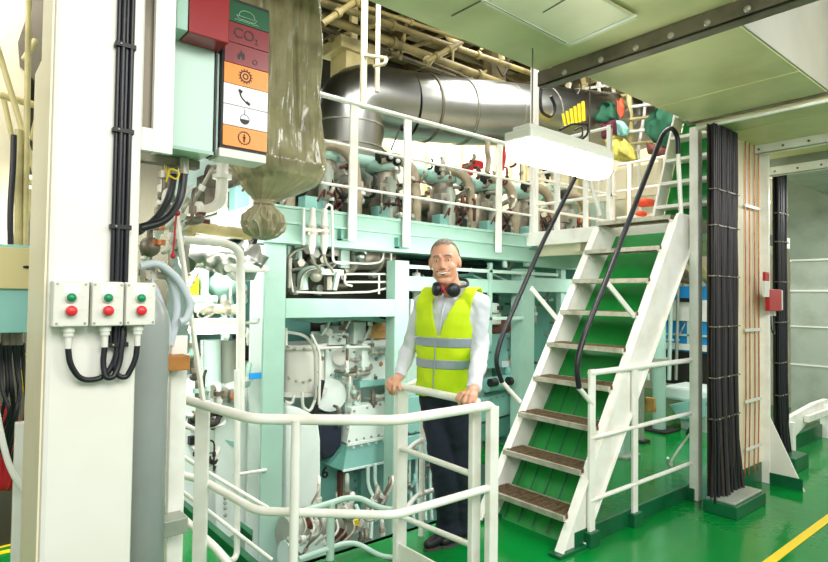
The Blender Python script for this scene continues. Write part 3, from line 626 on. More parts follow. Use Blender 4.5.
# ================================================================ FOREGROUND RAILING
R = thing('railing', 'white tubular guard railing curving across the front of the man', 'railing', (1.4, 1.9, 0))
A0 = PZ(160, 393, .95); 
tp = [A0, V((.966, 2.134, .95)), V((1.38, 1.78, .95)), V((1.95, 1.78, .95)), V((1.95, 1.78, .0))]
tp = [PZ(165, 393.5, .95), PZ(252, 419, .95), V((1.40, 1.785, .95)), V((1.93, 1.785, .95))]
part('top_rail', MB().tube(tp + [V((1.95, 1.785, .93))], .021, 12, .06), 'white2', R)
part('mid_rail', MB().tube([PZ(165, 470, .57), PZ(204, 481, .57), PZ(257, 511, .57), V((1.40, 1.785, .585)), V((1.94, 1.785, .585))], .017, 12, .06), 'white2', R)
part('lower_rail', MB().tube([PZ(165, 520, .2)+V((0,0,.1)), PZ(216, 548, .3), V((1.02, 2.15, .22)), V((1.40, 1.785, .22)), V((1.94, 1.785, .22))], .017, 12, .06), 'white2', R)
p = PZ(203, 405, .93); part('post', MB().bar((p.x, p.y, 0), (p.x, p.y, .95), .062, .02, (.639, .769, 0)), 'white2', R, .003)
p = PZ(296, 420, .95); part('post', MB().cyl((p.x, p.y, 0), (p.x, p.y, .95), .018), 'white2', R)
part('post', MB().box(1.92, 1.765, 0, 1.975, 1.80, .945), 'white2', R, .005)
G = thing('gate_railing', 'white railing the man rests his hands on, running between corner and end posts', 'railing', (1.96, 2.15, 0))
part('post', MB().box(1.93, 2.44, 0, 2.0, 2.475, .95), 'white2', G, .004)
part('post', MB().box(1.90, 1.855, 0, 1.955, 1.885, .935), 'white2', G, .004)
part('top_rail', MB().tube([(1.945, 1.87, .95), (1.955, 2.46, .95)], .02, 12), 'white2', G)
part('mid_rail', MB().tube([(1.93, 1.87, .62), (1.955, 2.46, .62)], .015, 12), 'white2', G)
part('lower_rail', MB().tube([(1.93, 1.87, .30), (1.955, 2.46, .26)], .014, 12), 'white2', G)
part('toe_plate', MB().box(1.945, 1.87, .02, 1.957, 2.46, .12), 'white2', G, .002)
D = thing('railing', 'white railing along the pit edge behind the man', 'railing', (2.2, 2.6, 0))
for z, r in ((.93, .017), (.57, .014), (.25, .014)): part('rail', MB().tube([(1.98, 2.47, z), (2.25, 2.66, z), (2.66, 2.70, z)], r, 10, .06), 'white2', D)
part('post', MB().cyl((2.30, 2.67, 0), (2.30, 2.67, .93), .018), 'white2', D)
E_ = thing('pit_guard_rail', 'low pale mint curved guard rail at the pit edge, lower centre behind front railing', 'railing', (1.7, 2.7, 0))
up = [PY(300, 512, 2.73), PY(331, 503, 2.73), PY(345, 498, 2.73), PY(360, 498, 2.72), PY(380, 508, 2.6), PY(394, 510, 2.5)]
lo = [PY(299, 559, 2.73), PY(327, 549, 2.73), PY(345, 543, 2.73), PY(358, 543.5, 2.72), PY(380, 556, 2.6), PY(396, 558, 2.5)]
part('rail', MB().tube(up, .016, 10, .04), 'pmint', E_); part('rail', MB().tube(lo, .014, 10, .04), 'pmint', E_)
p = PY(331, 503, 2.73); part('post', MB().cyl((p.x, p.y, 0), (p.x, p.y, p.z), .022), 'pmint', E_)
single('handrail_loop', MB().tube([PY(237, 370, 2.95), PY(237, 556, 2.95), PY(230, 563, 2.9), PY(217, 548, 2.9), PY(205, 540, 2.9)], .016, 10, .06), 'white2', 'white U-bent tube over the green deck at lower left', 'tube')
T2 = thing('railing', 'thin white railing behind the wide left post, sloping toward the machine', 'railing', PY(240, 490, 3.1))
part('rail', MB().tube([PY(176, 452, 3.0), PY(214, 476, 3.0), PY(268, 508, 2.8)], .010, 8, .05), 'white2', T2)
part('rail', MB().tube([PY(176, 487, 3.0), PY(216, 517, 3.0), PY(272, 560, 2.8)], .010, 8, .05), 'white2', T2)
part('rail', MB().tube([PY(176, 420, 3.0), PY(195, 430, 3.0)], .012, 8), 'white2', T2)

# ================================================================ FAR LEFT STRIP
cabn = thing('wall_cabinet', 'mint switch cabinet with cream door and black latch at the left edge', 'cabinet', (.2, 2.35, 1.29))
part('body', MB().box(-.1, 2.3, 1.295, .268, 2.55, 1.585), 'teal', cabn, .004)
part('door', MB().box(-.1, 2.285, PY(20, 289, 2.285).z, .258, 2.30, 1.575), 'creamp', cabn, .003)
part('latch', MB().ball(PY(27, 267, 2.28), (.012, .006, .005), 10, 6), 'ink', cabn)
for x in (6, 13, 19): part('gland', MB().cyl(PY(x, 333, 2.4), PY(x, 345, 2.4), .014, n=8), 'bracket', cabn)
ck = thing('loose_cables', 'tangle of black cables hanging beneath the mint switch cabinet at left edge', 'cables', PY(15, 400, 2.4))
for k in range(8):
    a = 2+k*3
    pts = [PY(a, 343, 2.4), PY(a+random.uniform(-3, 3), 365, 2.42), PY(a+random.uniform(-5, 8), 390, 2.4), PY(a+random.uniform(-4, 10), 412, 2.4+random.uniform(-.05, .05)), PY(-5+k*2, 440+4*k, 2.45)]
    part('cable', MB().tube(pts, .0065, 7, .05), 'black', ck)
single('yellow_cable_coil', MB().tube([PY(20, 350, 2.5), PY(33, 362, 2.5), PY(36, 385, 2.5), PY(24, 395, 2.5), PY(20, 370, 2.5)], .005, 6, .05), 'yellow', 'thin yellow cable coil next to the tangled black cables at left', 'cable')
single('white_curved_hose', MB().tube([PY(-6, 398, 2.2), PY(2, 440, 2.2), PY(10, 470, 2.2), PY(30, 500, 2.2)], .009, 8, .1), 'white2', 'white curved hose at far left crossing the white post', 'hose')
fh = thing('fire_hose', 'red coiled fire hose hanging behind the white post at the left edge', 'hose', PY(8, 450, 2.9))
for k, (a, y_) in enumerate(((3, 2.8), (10, 2.86), (31, 2.9))):
    part('hose_loop', MB().tube([PY(a, 405, y_), PY(a+4, 425, y_), PY(a+4, 470, y_), PY(a, 492, y_), PY(a-5, 470, y_), PY(a-4, 425, y_), PY(a, 405, y_)], .02, 8, .04), 'red', fh)
single('white_post', MB().box(PY(13, 500, 2.3).x, 2.3, 0, PY(24, 500, 2.3).x, 2.33, 1.0), 'white2', 'narrow white post at the left edge before the red hose', 'post', bevel=.003)
# ship frames beyond the column
def pbx(a_, b_, c_, d_, y_, t_=.1):
    p_, q_ = PY(a_, (b_+d_)/2, y_), PY(c_, (b_+d_)/2, y_); u_, v_ = PY((a_+c_)/2, b_, y_), PY((a_+c_)/2, d_, y_); return MB().box(p_.x, y_, v_.z, q_.x, y_+t_, u_.z)
rc = thing('hull_bulkhead', 'cream hull frame with brown-grey oval recess and diagonal braces at top left', 'frame', (.3, 4.2, 0))
part('plate', MB().box(-.6, 3.6, 1.4, PY(24, 120, 3.6).x, 3.63, 3.9), 'cream', rc)
part('rear_plate', MB().box(-.6, 4.0, -.0, 1.2, 4.03, 3.9), 'darkw', rc)
part('crossbeam', pbx(24, 152, 58, 164, 3.8), 'cream', rc); part('crossbeam', pbx(24, 176, 58, 190, 3.8), 'cream', rc)
part('recess', MB().prism([PY(18, 42, 3.59), PY(32, 0, 3.59), PY(56, 0, 3.59), PY(56, 60, 3.59), PY(48, 82, 3.59), PY(38, 84, 3.59), PY(20, 66, 3.59)], (0, .05, 0)), 'bracket', rc)
for (a, b2, r, yy) in (((29, -10), (25, 250), .016, 3.0), ((-4, 42), (38, 182), .016, 3.1), ((4, 100), (18, 165), .014, 3.1), ((0, 95), (52, 110), .022, 3.15), ((50, 70), (32, 140), .018, 3.2), ((24, 60), (36, 40), .018, 3.2), ((24, 152), (52, 168), .02, 3.3), ((25, 180), (50, 190), .02, 3.3), ((19, 130), (18, 260), .02, 3.0), ((30, 190), (40, 300), .015, 3.2)):
    part('brace', MB().cyl(PY(*a, yy), PY(*b2, yy), r*.75), 'creamp', rc)
single('cable_drop', MB().tube([PY(14, 135, 2.8), PY(13, 170, 2.8), PY(10, 210, 2.8), PY(11, 260, 2.8)], .011, 8, .1), 'black', 'black cable drop behind the cream braces at the left edge', 'cable')
single('oval_float', MB().ball(PY(44, 140, 3.4), (.05, .05, .07), 14, 10), 'oily', 'small dark round fitting between the cream braces at left', 'fitting')
lm = thing('side_pipework', 'cluttered cream pipes and clamps behind the foreground column, low at left', 'pipework', PY(36, 400, 3.2))
for k in range(7):
    part('pipe', MB().tube([PY(28+k*2, 300+8*k, 3.2), PY(36+k, 360+10*k, 3.2), PY(34-k, 420+9*k, 3.15), PY(37, 470+8*k, 3.2)], .012, 7, .06), ('cream', 'white2', 'pmint')[k % 3], lm)
def pr(px0, py0, px1, py1, y):
    a = PY(px0, (py0+py1)/2, y); b = PY(px1, (py0+py1)/2, y); c = PY((px0+px1)/2, py0, y); d = PY((px0+px1)/2, py1, y)
    return a.x, d.z, b.x, c.z
def pbox(px0, py0, px1, py1, y, dep, mb=None):
    x0, z0, x1, z1 = pr(px0, py0, px1, py1, y); return (mb or MB()).box(x0, y, z0, x1, y+dep, z1)
def pbolts(pts, y, r, mb=None):
    mb = mb or MB()
    for a, b in pts: mb.lathe(PY(a, b, y), (0, -1, 0), [(r, 0), (r, .01), (r*.6, .014), (.001, .015)], 7)
    return mb
def lerp_pts(a, b, n): return [(a[0]+(b[0]-a[0])*k/(n-1), a[1]+(b[1]-a[1])*k/(n-1)) for k in range(n)]
def flanged(name, label, cat, pts, r, m='pmint', fl=(), mf=None, group=None, fil=.08):
    p0 = V(pts[0]); t = thing(name, label, cat, p0, group)
    part('pipe', MB().tube(pts, r, 10, fil), m, t)
    for f in fl:
        i, u = int(f), f-int(f); a = V(pts[i]); b = V(pts[min(i+1, len(pts)-1)]); d = (b-a); c = a+d*u; d.normalize()
        part('pipe_flange', MB().cyl(c-d*.012, c+d*.012, r*1.7, n=14), mf or m, t)
    return t

# ================================================================ ENGINE FRAME
Ye = 3.6
ef = thing('support_gantry', 'mint painted steel frame of columns and beams carrying the engine top platform', 'frame', (3, 3.7, -1.4))
part('corner_column', MB().box(1.70, Ye, -1.4, 1.855, Ye+.03, 1.78), 'mint', ef, .004)
part('corner_column_side', MB().box(1.765, Ye+.03, -1.4, 1.785, Ye+.18, 1.78).box(1.69, Ye+.18, -1.4, 1.86, Ye+.21, 1.78), 'wmint', ef, .004)
part('column', MB().box(2.80, Ye, -1.4, 2.94, Ye+.12, 1.72), 'mint', ef, .005)
part('column', MB().box(4.36, Ye+.02, -1.4, 4.55, Ye+.16, 1.72), 'mint', ef, .005)
part('mid_beam', MB().box(1.855, Ye, 1.275, 2.80, Ye+.14, 1.41), 'mint', ef, .005)
part('top_beam', MB().box(1.64, Ye-.03, 1.80, 4.40, Ye+.0, 2.03), 'mint', ef, .004)
part('top_beam_flange', MB().box(1.64, Ye-.06, 1.915, 4.40, Ye-.03, 1.93).box(1.64, Ye-.05, 2.02, 4.40, Ye+.1, 2.04).box(1.66, Ye-.06, 1.78, 4.42, Ye+.1, 1.80), 'mint', ef, .003)
part('end_beam', MB().box(1.62, Ye, 1.83, 1.66, 7.5, 2.03), 'wmint', ef, .004)
part('top_plate', MB().box(1.66, Ye+.1, 1.98, 4.42, 3.78, 2.02), 'mint', ef)
part('lower_beam', MB().box(2.94, Ye+.02, 1.48, 4.36, Ye+.09, 1.60), 'mint', ef, .004)
part('tie_rail', MB().box(2.94, Ye+.0, 1.66, 4.9, Ye+.02, 1.69).box(2.94, Ye+.0, 1.23, 4.36, Ye+.02, 1.26), 'pmint', ef, .003)
for px in (436, 505): q = PY(px, 262, Ye-.01); part('hanger', MB().box(q.x-.02, Ye-.02, q.z-.05, q.x+.02, Ye, q.z+.08), 'pmint', ef)
q = PY(491, 280, Ye); part('slim_post', MB().box(q.x-.02, Ye, 1.0, q.x+.02, Ye+.03, 1.75), 'mint', ef)
part('right_beam', MB().box(4.55, Ye+.02, 1.50, 6.5, Ye+.1, 1.64).box(4.4, Ye-.02, 1.74, 6.5, Ye+.05, 1.90), 'mint', ef, .004)
part('hanger_post', MB().box(5.0, Ye+.04, -.0, 5.08, Ye+.1, 1.9), 'mint', ef)
for px, py in ((346, 238), (402, 246)): q = PY(px, py, Ye-.05); part('rail_foot', MB().box(q.x-.06, Ye-.08, q.z-.02, q.x+.05, Ye-.03, q.z-.01).box(q.x-.06, Ye-.08, q.z-.02, q.x-.05, Ye-.03, q.z+.06), 'dteal', ef)

# upper deck railing
ur = thing('deck_railing', 'long white railing along the engine top platform, above the mint beam', 'railing', (3.2, 3.5, 1.8))
for px, zb in ((353, 1.83), (407, 1.82), (499, 1.84)):
    q = PY(px, 180, 3.52); part('post', MB().box(q.x-.035, 3.51, zb, q.x+.035, 3.53, 2.83), 'white2', ur, .004)
pts = []; _ = [PY(300, 101, 3.9), PY(318, 102, 3.75), PY(338, 103, 3.55), V((2.45, 3.52, 2.84)), V((4.36, 3.52, 2.84))]
part('top_rail', MB().tube([V((1.70, 4.3, 2.84)), V((1.70, 3.75, 2.84)), V((1.95, 3.52, 2.84)), V((4.36, 3.52, 2.84))], .019, 10, .12), 'white2', ur)
for z in (2.52, 2.22): part('mid_rail', MB().tube([V((1.70, 4.3, z)), V((1.70, 3.75, z)), V((1.95, 3.52, z)), V((4.40, 3.52, z))], .011, 8, .12), 'white2', ur)
pxx = PY(535.5, 150, 3.5).x
single('pole', MB().box(pxx-.035, 3.49, 1.96, pxx+.035, 3.54, 3.9), 'white2', 'white upright pole running up behind the bright lamp to the ceiling', 'pole', bevel=.004)
# vertical cream poles left
for i, (px, yb) in enumerate(((363, 108), (377, 92))):
    q = PY(px, yb, 3.75); single('pole', MB().cyl((q.x, 3.75, q.z), (q.x, 3.75, 5.1), (.028, .02)[i]), 'cream', ('thicker cream upright pole crossing in front of the silver exhaust elbow', 'thinner cream upright pole just right of the thicker one, before the exhaust duct')[i], 'pole')
single('hook_pipe', MB().tube([PY(364, 55, 3.72), PY(387, 58, 3.6), PY(385, 64, 3.6), PY(374, 66, 3.72)], .014, 8, .03), 'cream', 'short cream hooked pipe sticking out from the two upright poles', 'pipe')
cbx = thing('lifting_post', 'cream box post with wide collar standing on the silver exhaust elbow', 'post', PY(360, 78, 4.9))
pbox(346, 45, 374, 80, 4.9, .3); part('box_post', pbox(346, 48, 374, 84, 4.9, .3), 'creamp', cbx, .005); part('collar', pbox(341, 40, 378, 52, 4.85, .4), 'creamp', cbx, .005); part('strut', pbox(352, -20, 358, 40, 4.95, .05), 'creamp', cbx)

# ================================================================ CYLINDER UNITS ON TOP (6)
def cyl_unit():
    t = thing('cylinder_unit', 'x', 'engine part', (0, 0, 0), 'engine cylinder tops behind the platform railing')
    part('cylinder_head', MB().lathe((0, .12, 0), (0, 0, 1), [(.15, 0), (.15, .22), (.13, .24), (.13, .42), (.115, .45), (.10, .5), (.10, .6), (.001, .62)], 20), 'oily', t, label='stained metal cylinder head')
    part('mint_cap', MB().lathe((0, .16, .50), (0, 0, 1), [(.12, 0), (.165, .03), (.16, .08), (.12, .12), (.04, .15), (.001, .155)], 20).cyl((-.35, .2, .6), (.1, .2, .6), .06), 'mint', t, label='mint painted domed cap')
    part('foot_block', MB().box(-.23, -.10, -.02, -.07, .02, .16), 'teal', t, .006, label='small mint block')
    part('hose', MB().tube([(-.12, .05, .60), (.05, .0, .64), (.17, -.06, .55), (.20, -.08, .3), (.20, -.08, -.02)], .05, 12, .12, 7), 'hose', t, label='thick tan rubber hose')
    part('hose_collar', MB().cyl((-.14, .055, .615), (-.06, .035, .635), .055), 'blackm', t)
    part('grey_sleeve', MB().cyl((-.08, -.06, .02), (-.08, -.06, .40), .062, n=16).cyl((-.08, -.06, .40), (-.08, -.06, .43), .045), 'galv', t)
    v = MB()
    rnd = random.Random(5)
    for k in range(9):
        x = rnd.uniform(-.18, .16); z = rnd.uniform(.05, .45); v.cyl((x, -.02, z), (x+rnd.uniform(-.06, .06), -.12, z+rnd.uniform(-.03, .05)), rnd.uniform(.012, .03))
    part('valve_fittings', v, 'steel', t)
    w = MB()
    for k in range(5):
        x = rnd.uniform(-.2, .1); z = rnd.uniform(.05, .3); w.tube([(x, -.1, z), (x+.05, -.13, z+rnd.uniform(.05, .15)), (x+rnd.uniform(.05, .15), -.11, z+rnd.uniform(-.05, .1)), (x+.1, -.05, z-.04)], .009, 6, .03)
    part('small_pipes', w, 'rust', t)
    part('control_rod', MB().tube([(.05, -.1, .0), (.05, -.12, .18), (-.05, -.12, .26), (-.06, -.1, .34)], .012, 8, .05).ball((.05, -.12, .2), .03).box(.02, -.13, .05, .09, -.08, .14), 'blackm', t)
    part('actuator', MB().box(-.22, -.1, .27, -.12, .0, .36).cyl((-.16, -.13, .31), (-.16, -.1, .31), .025), 'steel', t, .004)
    return t
cu = cyl_unit(); locs = [2.62, 3.27, 3.98, 4.62, 5.27, 5.95, 2.0]
nm = ['first one right of the plastic wrap', 'second one, below the twin black gauges', 'third, under the foil exhaust duct', 'fourth, near the red valve', 'fifth, directly left of the glowing lamp', 'farthest, under the glowing lamp', 'nearest, mostly hidden behind the plastic wrapped bundle']
for i, x in enumerate(locs):
    o = cu if i == 0 else copy_tree(cu, None)
    o.location = (x-.12, 4.1, 2.05); o['label'] = 'engine cylinder top with tan hose, ' + nm[i]
single('engine_top_plate', MB().box(1.68, 3.82, 1.9, 6.6, 6.2, 2.04), 'dteal', 'dark teal engine top casing beneath the row of cylinder tops', 'engine casing')
single('rear_dark_casing', MB().box(1.7, 4.75, 2.04, 6.6, 4.95, 2.42).cyl((1.7, 4.7, 2.40), (6.6, 4.7, 2.40), .09, n=14), 'oily', 'long dark casing added behind the cylinder tops to darken the gaps', 'manifold')  # dark casing added to hide the bright wall between cylinder tops
ga = thing('twin_gauges', 'pair of round black gauges on a bracket with thin rod behind the railing', 'gauges', PY(394, 170, 3.85))
for a, b in ((391, 157), (398, 161)):
    part('gauge', MB().lathe(PY(a, b, 3.85), (-.4, -.9, 0), [(.001, -.05), (.035, -.05), (.035, .0), (.001, .001)], 16), 'ink', ga); part('gauge_face', MB().lathe(PY(a, b, 3.83), (-.4, -.9, 0), [(.001, .0), (.02, .0), (.02, .006), (.001, .007)], 14), 'boxg', ga)
part('rod', MB().cyl(PY(391, 150, 3.9), PY(400, 128, 3.9), .007).ball(PY(403, 128, 3.9), .03), 'ink', ga)
rv = thing('red_valve', 'bright red valve block with two lobes behind the platform railing', 'valve', PY(477, 170, 4.3))
part('body', pbox(468, 163, 474, 175, 4.3, .1), 'red', rv, .01); part('lobe', pbox(475, 160, 484, 168, 4.3, .1), 'red', rv, .015)
single('red_hose', MB().tube([PY(505, 147, 4.4), PY(504, 160, 4.4), PY(502, 170, 4.4)], .022, 8), 'red', 'short red hose hanging left of the bright lamp behind the railing', 'hose')
single('hanging_rope', MB().tube([PY(488, 140, 4.3), PY(487, 150, 4.28), PY(489, 160, 4.3), PY(487, 172, 4.3)], .03, 8, .05), 'hose', 'knotted tan rope hanging below the silver duct', 'rope')

# ================================================================ EXHAUST DUCT
ex = thing('exhaust_duct', 'large silver foil-clad exhaust duct with elbow, running above the engine', 'exhaust duct', PD(440, 130, 6.4))
P = [PD(347, 200, 5.8), PD(348, 150, 5.8), PD(350, 98, 5.8), PD(404, 106, 6.1), PD(460, 112, 6.5), PD(545, 117, 7.2), PD(640, 123, 8.0)]
part('elbow', MB().tube(P[:4], .355, 30, .62, 12), 'silver', ex, label='foil-clad elbow turning down')
part('straight_section', MB().tube(P[3:5], .355, 32).tube(P[4:], .365, 32), 'silver', ex)
for p0, p1, t_ in ((P[3], P[4], .98), (P[4], P[5], .5), (P[4], P[5], .95)):
    c = p0.lerp(p1, t_); d = (p1-p0).normalized(); part('band', MB().cyl(c-d*.006, c+d*.006, .368, n=32), 'steel', ex)
for py_, dx_ in ((128, 0), (150, 0), (170, 0)):
    q = PD(348.5, py_, 5.8); part('band', MB().cyl(q-V((0, 0, .006)), q+V((0, 0, .006)), .366, n=32), 'steel', ex)
c = P[3].lerp(P[4], .35); d = (P[4]-P[3]).normalized(); part('dark_band', MB().cyl(c-d*.013, c+d*.013, .366, n=32), 'bracket', ex)
single('duct_wall', MB().box(1.5, 6.6, 2.0, 9, 6.7, 4.1), 'cream', 'cream bulkhead strip seen under the silver exhaust duct', 'bulkhead')
b = MB()
for k in range(16): b.box(3.0+.38*k, 6.55, 2.0, 3.05+.38*k, 6.6, 4.1)
single('bulkhead_ribs', b, 'creamp', 'row of vertical cream stiffening ribs on the bulkhead below the exhaust duct', 'ribs')
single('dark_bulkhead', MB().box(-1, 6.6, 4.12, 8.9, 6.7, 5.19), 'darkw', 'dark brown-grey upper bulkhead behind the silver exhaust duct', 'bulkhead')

# ================================================================ CEILING STEELWORK
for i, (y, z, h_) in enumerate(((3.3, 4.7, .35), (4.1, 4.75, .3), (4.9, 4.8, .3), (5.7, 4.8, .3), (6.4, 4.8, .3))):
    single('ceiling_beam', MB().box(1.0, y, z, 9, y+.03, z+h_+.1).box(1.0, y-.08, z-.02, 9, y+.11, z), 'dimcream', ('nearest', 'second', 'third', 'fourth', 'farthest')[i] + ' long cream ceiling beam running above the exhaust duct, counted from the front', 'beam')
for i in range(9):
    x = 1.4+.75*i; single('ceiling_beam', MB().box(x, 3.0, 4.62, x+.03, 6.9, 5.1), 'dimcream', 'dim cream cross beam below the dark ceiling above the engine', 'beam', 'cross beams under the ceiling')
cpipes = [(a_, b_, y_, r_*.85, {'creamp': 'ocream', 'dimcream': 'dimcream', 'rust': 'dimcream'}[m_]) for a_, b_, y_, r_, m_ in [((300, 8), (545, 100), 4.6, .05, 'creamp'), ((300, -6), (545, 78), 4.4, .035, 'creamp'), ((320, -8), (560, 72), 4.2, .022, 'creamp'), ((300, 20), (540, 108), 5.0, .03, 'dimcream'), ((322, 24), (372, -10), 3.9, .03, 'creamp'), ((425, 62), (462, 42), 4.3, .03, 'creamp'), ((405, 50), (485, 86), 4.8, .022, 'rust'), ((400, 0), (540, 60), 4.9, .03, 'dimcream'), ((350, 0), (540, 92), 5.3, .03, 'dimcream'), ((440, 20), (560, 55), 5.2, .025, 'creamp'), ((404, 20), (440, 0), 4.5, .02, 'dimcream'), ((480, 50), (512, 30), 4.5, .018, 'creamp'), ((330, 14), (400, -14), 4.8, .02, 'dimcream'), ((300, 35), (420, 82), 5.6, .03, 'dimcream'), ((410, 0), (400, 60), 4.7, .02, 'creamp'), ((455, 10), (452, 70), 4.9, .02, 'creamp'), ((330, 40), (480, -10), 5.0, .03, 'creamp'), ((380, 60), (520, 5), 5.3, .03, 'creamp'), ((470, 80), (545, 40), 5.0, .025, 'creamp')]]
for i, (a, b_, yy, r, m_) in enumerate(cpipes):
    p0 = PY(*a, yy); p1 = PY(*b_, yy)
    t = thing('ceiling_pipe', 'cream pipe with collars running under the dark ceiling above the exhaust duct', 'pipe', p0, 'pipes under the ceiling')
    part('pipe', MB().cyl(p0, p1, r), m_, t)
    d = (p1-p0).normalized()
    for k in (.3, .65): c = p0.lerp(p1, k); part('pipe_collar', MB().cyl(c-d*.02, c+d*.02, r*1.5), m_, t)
flanged('ceiling_pipe', 'cream pipe with two bends below the ceiling, above the middle of the silver duct', 'pipe', [PY(446, 20, 4.4), PY(447, 38, 4.4), PY(462, 44, 4.4), PY(445, 52, 4.4), PY(426, 62, 4.35)], .03, 'creamp', (3.9,))
flanged('ceiling_pipe', 'cream pipe stub with elbow next to the olive duct corner', 'pipe', [PY(484, 36, 4.0), PY(485, 46, 4.0), PY(500, 48, 4.0), PY(502, 60, 4.0)], .03, 'creamp', (0.1,))
cpst = thing('hanging_post', 'cream box post with looped wire at the right end of the exhaust duct', 'post', PY(500, 90, 4.6)); part('post', pbox(492, 46, 506, 92, 4.9, .15), 'dimcream', cpst, .004); part('wire', MB().tube([PY(504, 50, 4.6), PY(509, 65, 4.6), PY(503, 78, 4.6), PY(497, 66, 4.6)], .012, 6, .05), 'ink', cpst)
single('black_cable_loop', MB().tube([PY(545, 70, 3.5), PY(540, 95, 3.5), PY(541, 112, 3.5), PY(551, 118, 3.5), PY(556, 108, 3.5), PY(551, 96, 3.5)], .016, 8, .06), 'black', 'black cable loop hanging beside the pole above the lamp', 'cable')
single('black_cable_loop', MB().tube([PY(573, 72, 3.3), PY(572, 88, 3.3), PY(577, 96, 3.3), PY(582, 86, 3.3), PY(577, 74, 3.3)], .008, 8, .05), 'black', 'thin dark cable ring hanging above the yellow strap', 'cable')

# ================================================================ LAMP
la = thing('fluorescent_lamp', 'glowing white fluorescent lamp hanging in front of the upper walkway', 'lamp', (2.7, 1.95, 2.17))
a = PY(517, 146, 1.95); b_ = PY(601, 158, 1.95); zc = (a.z+b_.z)/2
x0_, x1_ = a.x, b_.x
b = MB(); prof_ = [(-.085, 0), (-.08, -.06), (-.06, -.095), (0, -.10), (.06, -.095), (.08, -.06), (.085, 0)]
b.prism([(x0_+.01, 1.95+y, zc+z) for y, z in prof_], (x1_-x0_-.02, 0, 0)); part('glowing_cover', b, 'glow', la)
part('housing', MB().box(x0_, 1.86, zc, x1_, 2.04, zc+.055).box(x0_+.03, 1.89, zc+.055, x1_-.03, 2.01, zc+.085), 'boxg', la, .01)
for x in (x0_+.12, x1_-.12): part('hanger', MB().cyl((x, 1.95, zc+.08), (x, 1.95, 2.76), .004), 'bracket', la)
part('cable', MB().tube([PY(560, 130, 1.95), PY(572, 124, 1.95), PY(588, 124, 1.95), PY(588, 134, 1.95), PY(580, 141, 1.95)], .007, 7, .03), 'black', la)
part('cable', MB().tube([PY(575, 130, 1.97), PY(582, 126, 1.97), PY(583, 135, 1.97), PY(575, 142, 1.97)], .005, 7, .03), 'black', la)

# ================================================================ UPPER RIGHT BACKGROUND
bk = single('upper_wall', MB().box(7.8, 2.6, 2.0, 7.85, 6.0, 3.1), 'cream', 'cream wall panel beyond the upper landing', 'wall panel')
def cloth(name, pts, x, dep, m, label, cat='jacket', fold=1.0):
    P_ = [PX(a, b, x) for a, b in pts]; Q = []
    for i in range(len(P_)):                       # finer outline
        a_, b_ = P_[i], P_[(i+1) % len(P_)]
        for k in range(5): Q.append(a_.lerp(b_, k/5))
    c = sum(Q, V())/len(Q); n_ = len(Q); vs = []
    lay = ((.35, -dep), (.7, -dep*.8), (.93, -dep*.35), (1, 0), (.93, dep*.4))
    for s_, off in lay:
        for p_ in Q:
            q_ = c+(p_-c)*s_; w_ = abs(noise.noise(V((q_.y*9, q_.z*2.5, x))))*dep*2.2*fold
            vs.append(q_ + V((off+w_*(s_ < 1), noise.noise(q_*8)*.02, 0)))
    fs = [(j*n_+i, j*n_+(i+1) % n_, (j+1)*n_+(i+1) % n_, (j+1)*n_+i) for j in range(4) for i in range(n_)] + [tuple(range(n_)), tuple(range(4*n_, 5*n_))[::-1]]
    return single(name, MB().add(vs, fs, True), m, label, cat)
cloth('hanging_jacket', [(590, 124), (594, 110), (601, 103), (608, 101), (614, 110), (617, 120), (608, 124)], 6.3, .12, 'jgreen', 'dark green jacket hanging at the far upper walkway, left of the red canister')
cloth('hanging_cloth', [(600, 123), (617, 119), (617, 130), (615, 138), (606, 140), (602, 138)], 6.25, .07, 'maroon', 'maroon cloth hanging under the dark green jacket', 'cloth')
cloth('yellow_bundle', [(605, 140), (614, 135), (624, 138), (632, 150), (634, 160), (622, 162), (608, 158)], 6.2, .14, 'ycloth', 'yellowish bundle resting below the maroon cloth', 'bundle')
cloth('teal_bag', [(617, 120), (623, 121), (629, 128), (627, 136), (617, 135)], 6.2, .08, 'teal', 'small pale teal bag right of the maroon cloth', 'bag')
cloth('red_canister', [(617, 99), (622, 98), (624, 106), (621, 118), (618, 112)], 6.2, .06, 'orangec', 'small orange-red canister hanging from the far pipes', 'canister')
cloth('hanging_tarpaulin', [(643, 122), (656, 108), (668, 111), (681, 119), (678, 130), (686, 142), (668, 150), (652, 142), (646, 132)], 6.5, .12, 'jgreen', 'big dark green tarpaulin behind the top of the right stair handrail', 'tarpaulin')
cloth('brown_cloth', [(646, 142), (664, 146), (672, 148), (662, 158), (648, 154)], 6.45, .06, 'rust', 'brown cloth beneath the dark green tarpaulin', 'cloth')
ys = thing('yellow_straps', 'row of slanting yellow straps hanging just above the glowing lamp', 'straps', PX(575, 115, 5.6))
for k in range(6): part('strap', MB().bar(PX(563+4*k, 114-2.5*k, 5.6), PX(566+3.6*k, 127-1.2*k, 5.6), .03, .02), 'yellow', ys)
of = thing('orange_life_vests', 'orange gear lying on the landing behind the railing bars, beside black handrail', 'safety gear', PX(638, 205, 5.8))
part('gear', MB().box(*PX(632, 206, 5.8), *(PX(647, 197, 5.8)+V((.2, 0, 0)))), 'orangec', of, .03); part('gear', MB().box(*PX(634, 216, 5.7), *(PX(641, 210, 5.7)+V((.15, 0, 0)))), 'orangec', of, .03)
of = thing('orange_crate', 'orange crate on the walkway just left of the stair head', 'crate', PX(566, 218, 5.8))
part('crate', MB().box(*PX(558, 226, 5.8), *(PX(571, 213, 5.8)+V((.2, 0, 0)))), 'orangec', of, .01); part('slot', MB().box(*PX(561, 221, 5.78), *(PX(567, 217, 5.78)+V((.02, 0, 0)))), 'boxg', of)
single('walkway_parapet', MB().box(6.9, 2.0, 2.75, 6.95, 6.5, 3.15), 'cream', 'cream upper walkway edge plate under the hanging jackets', 'edge plate')
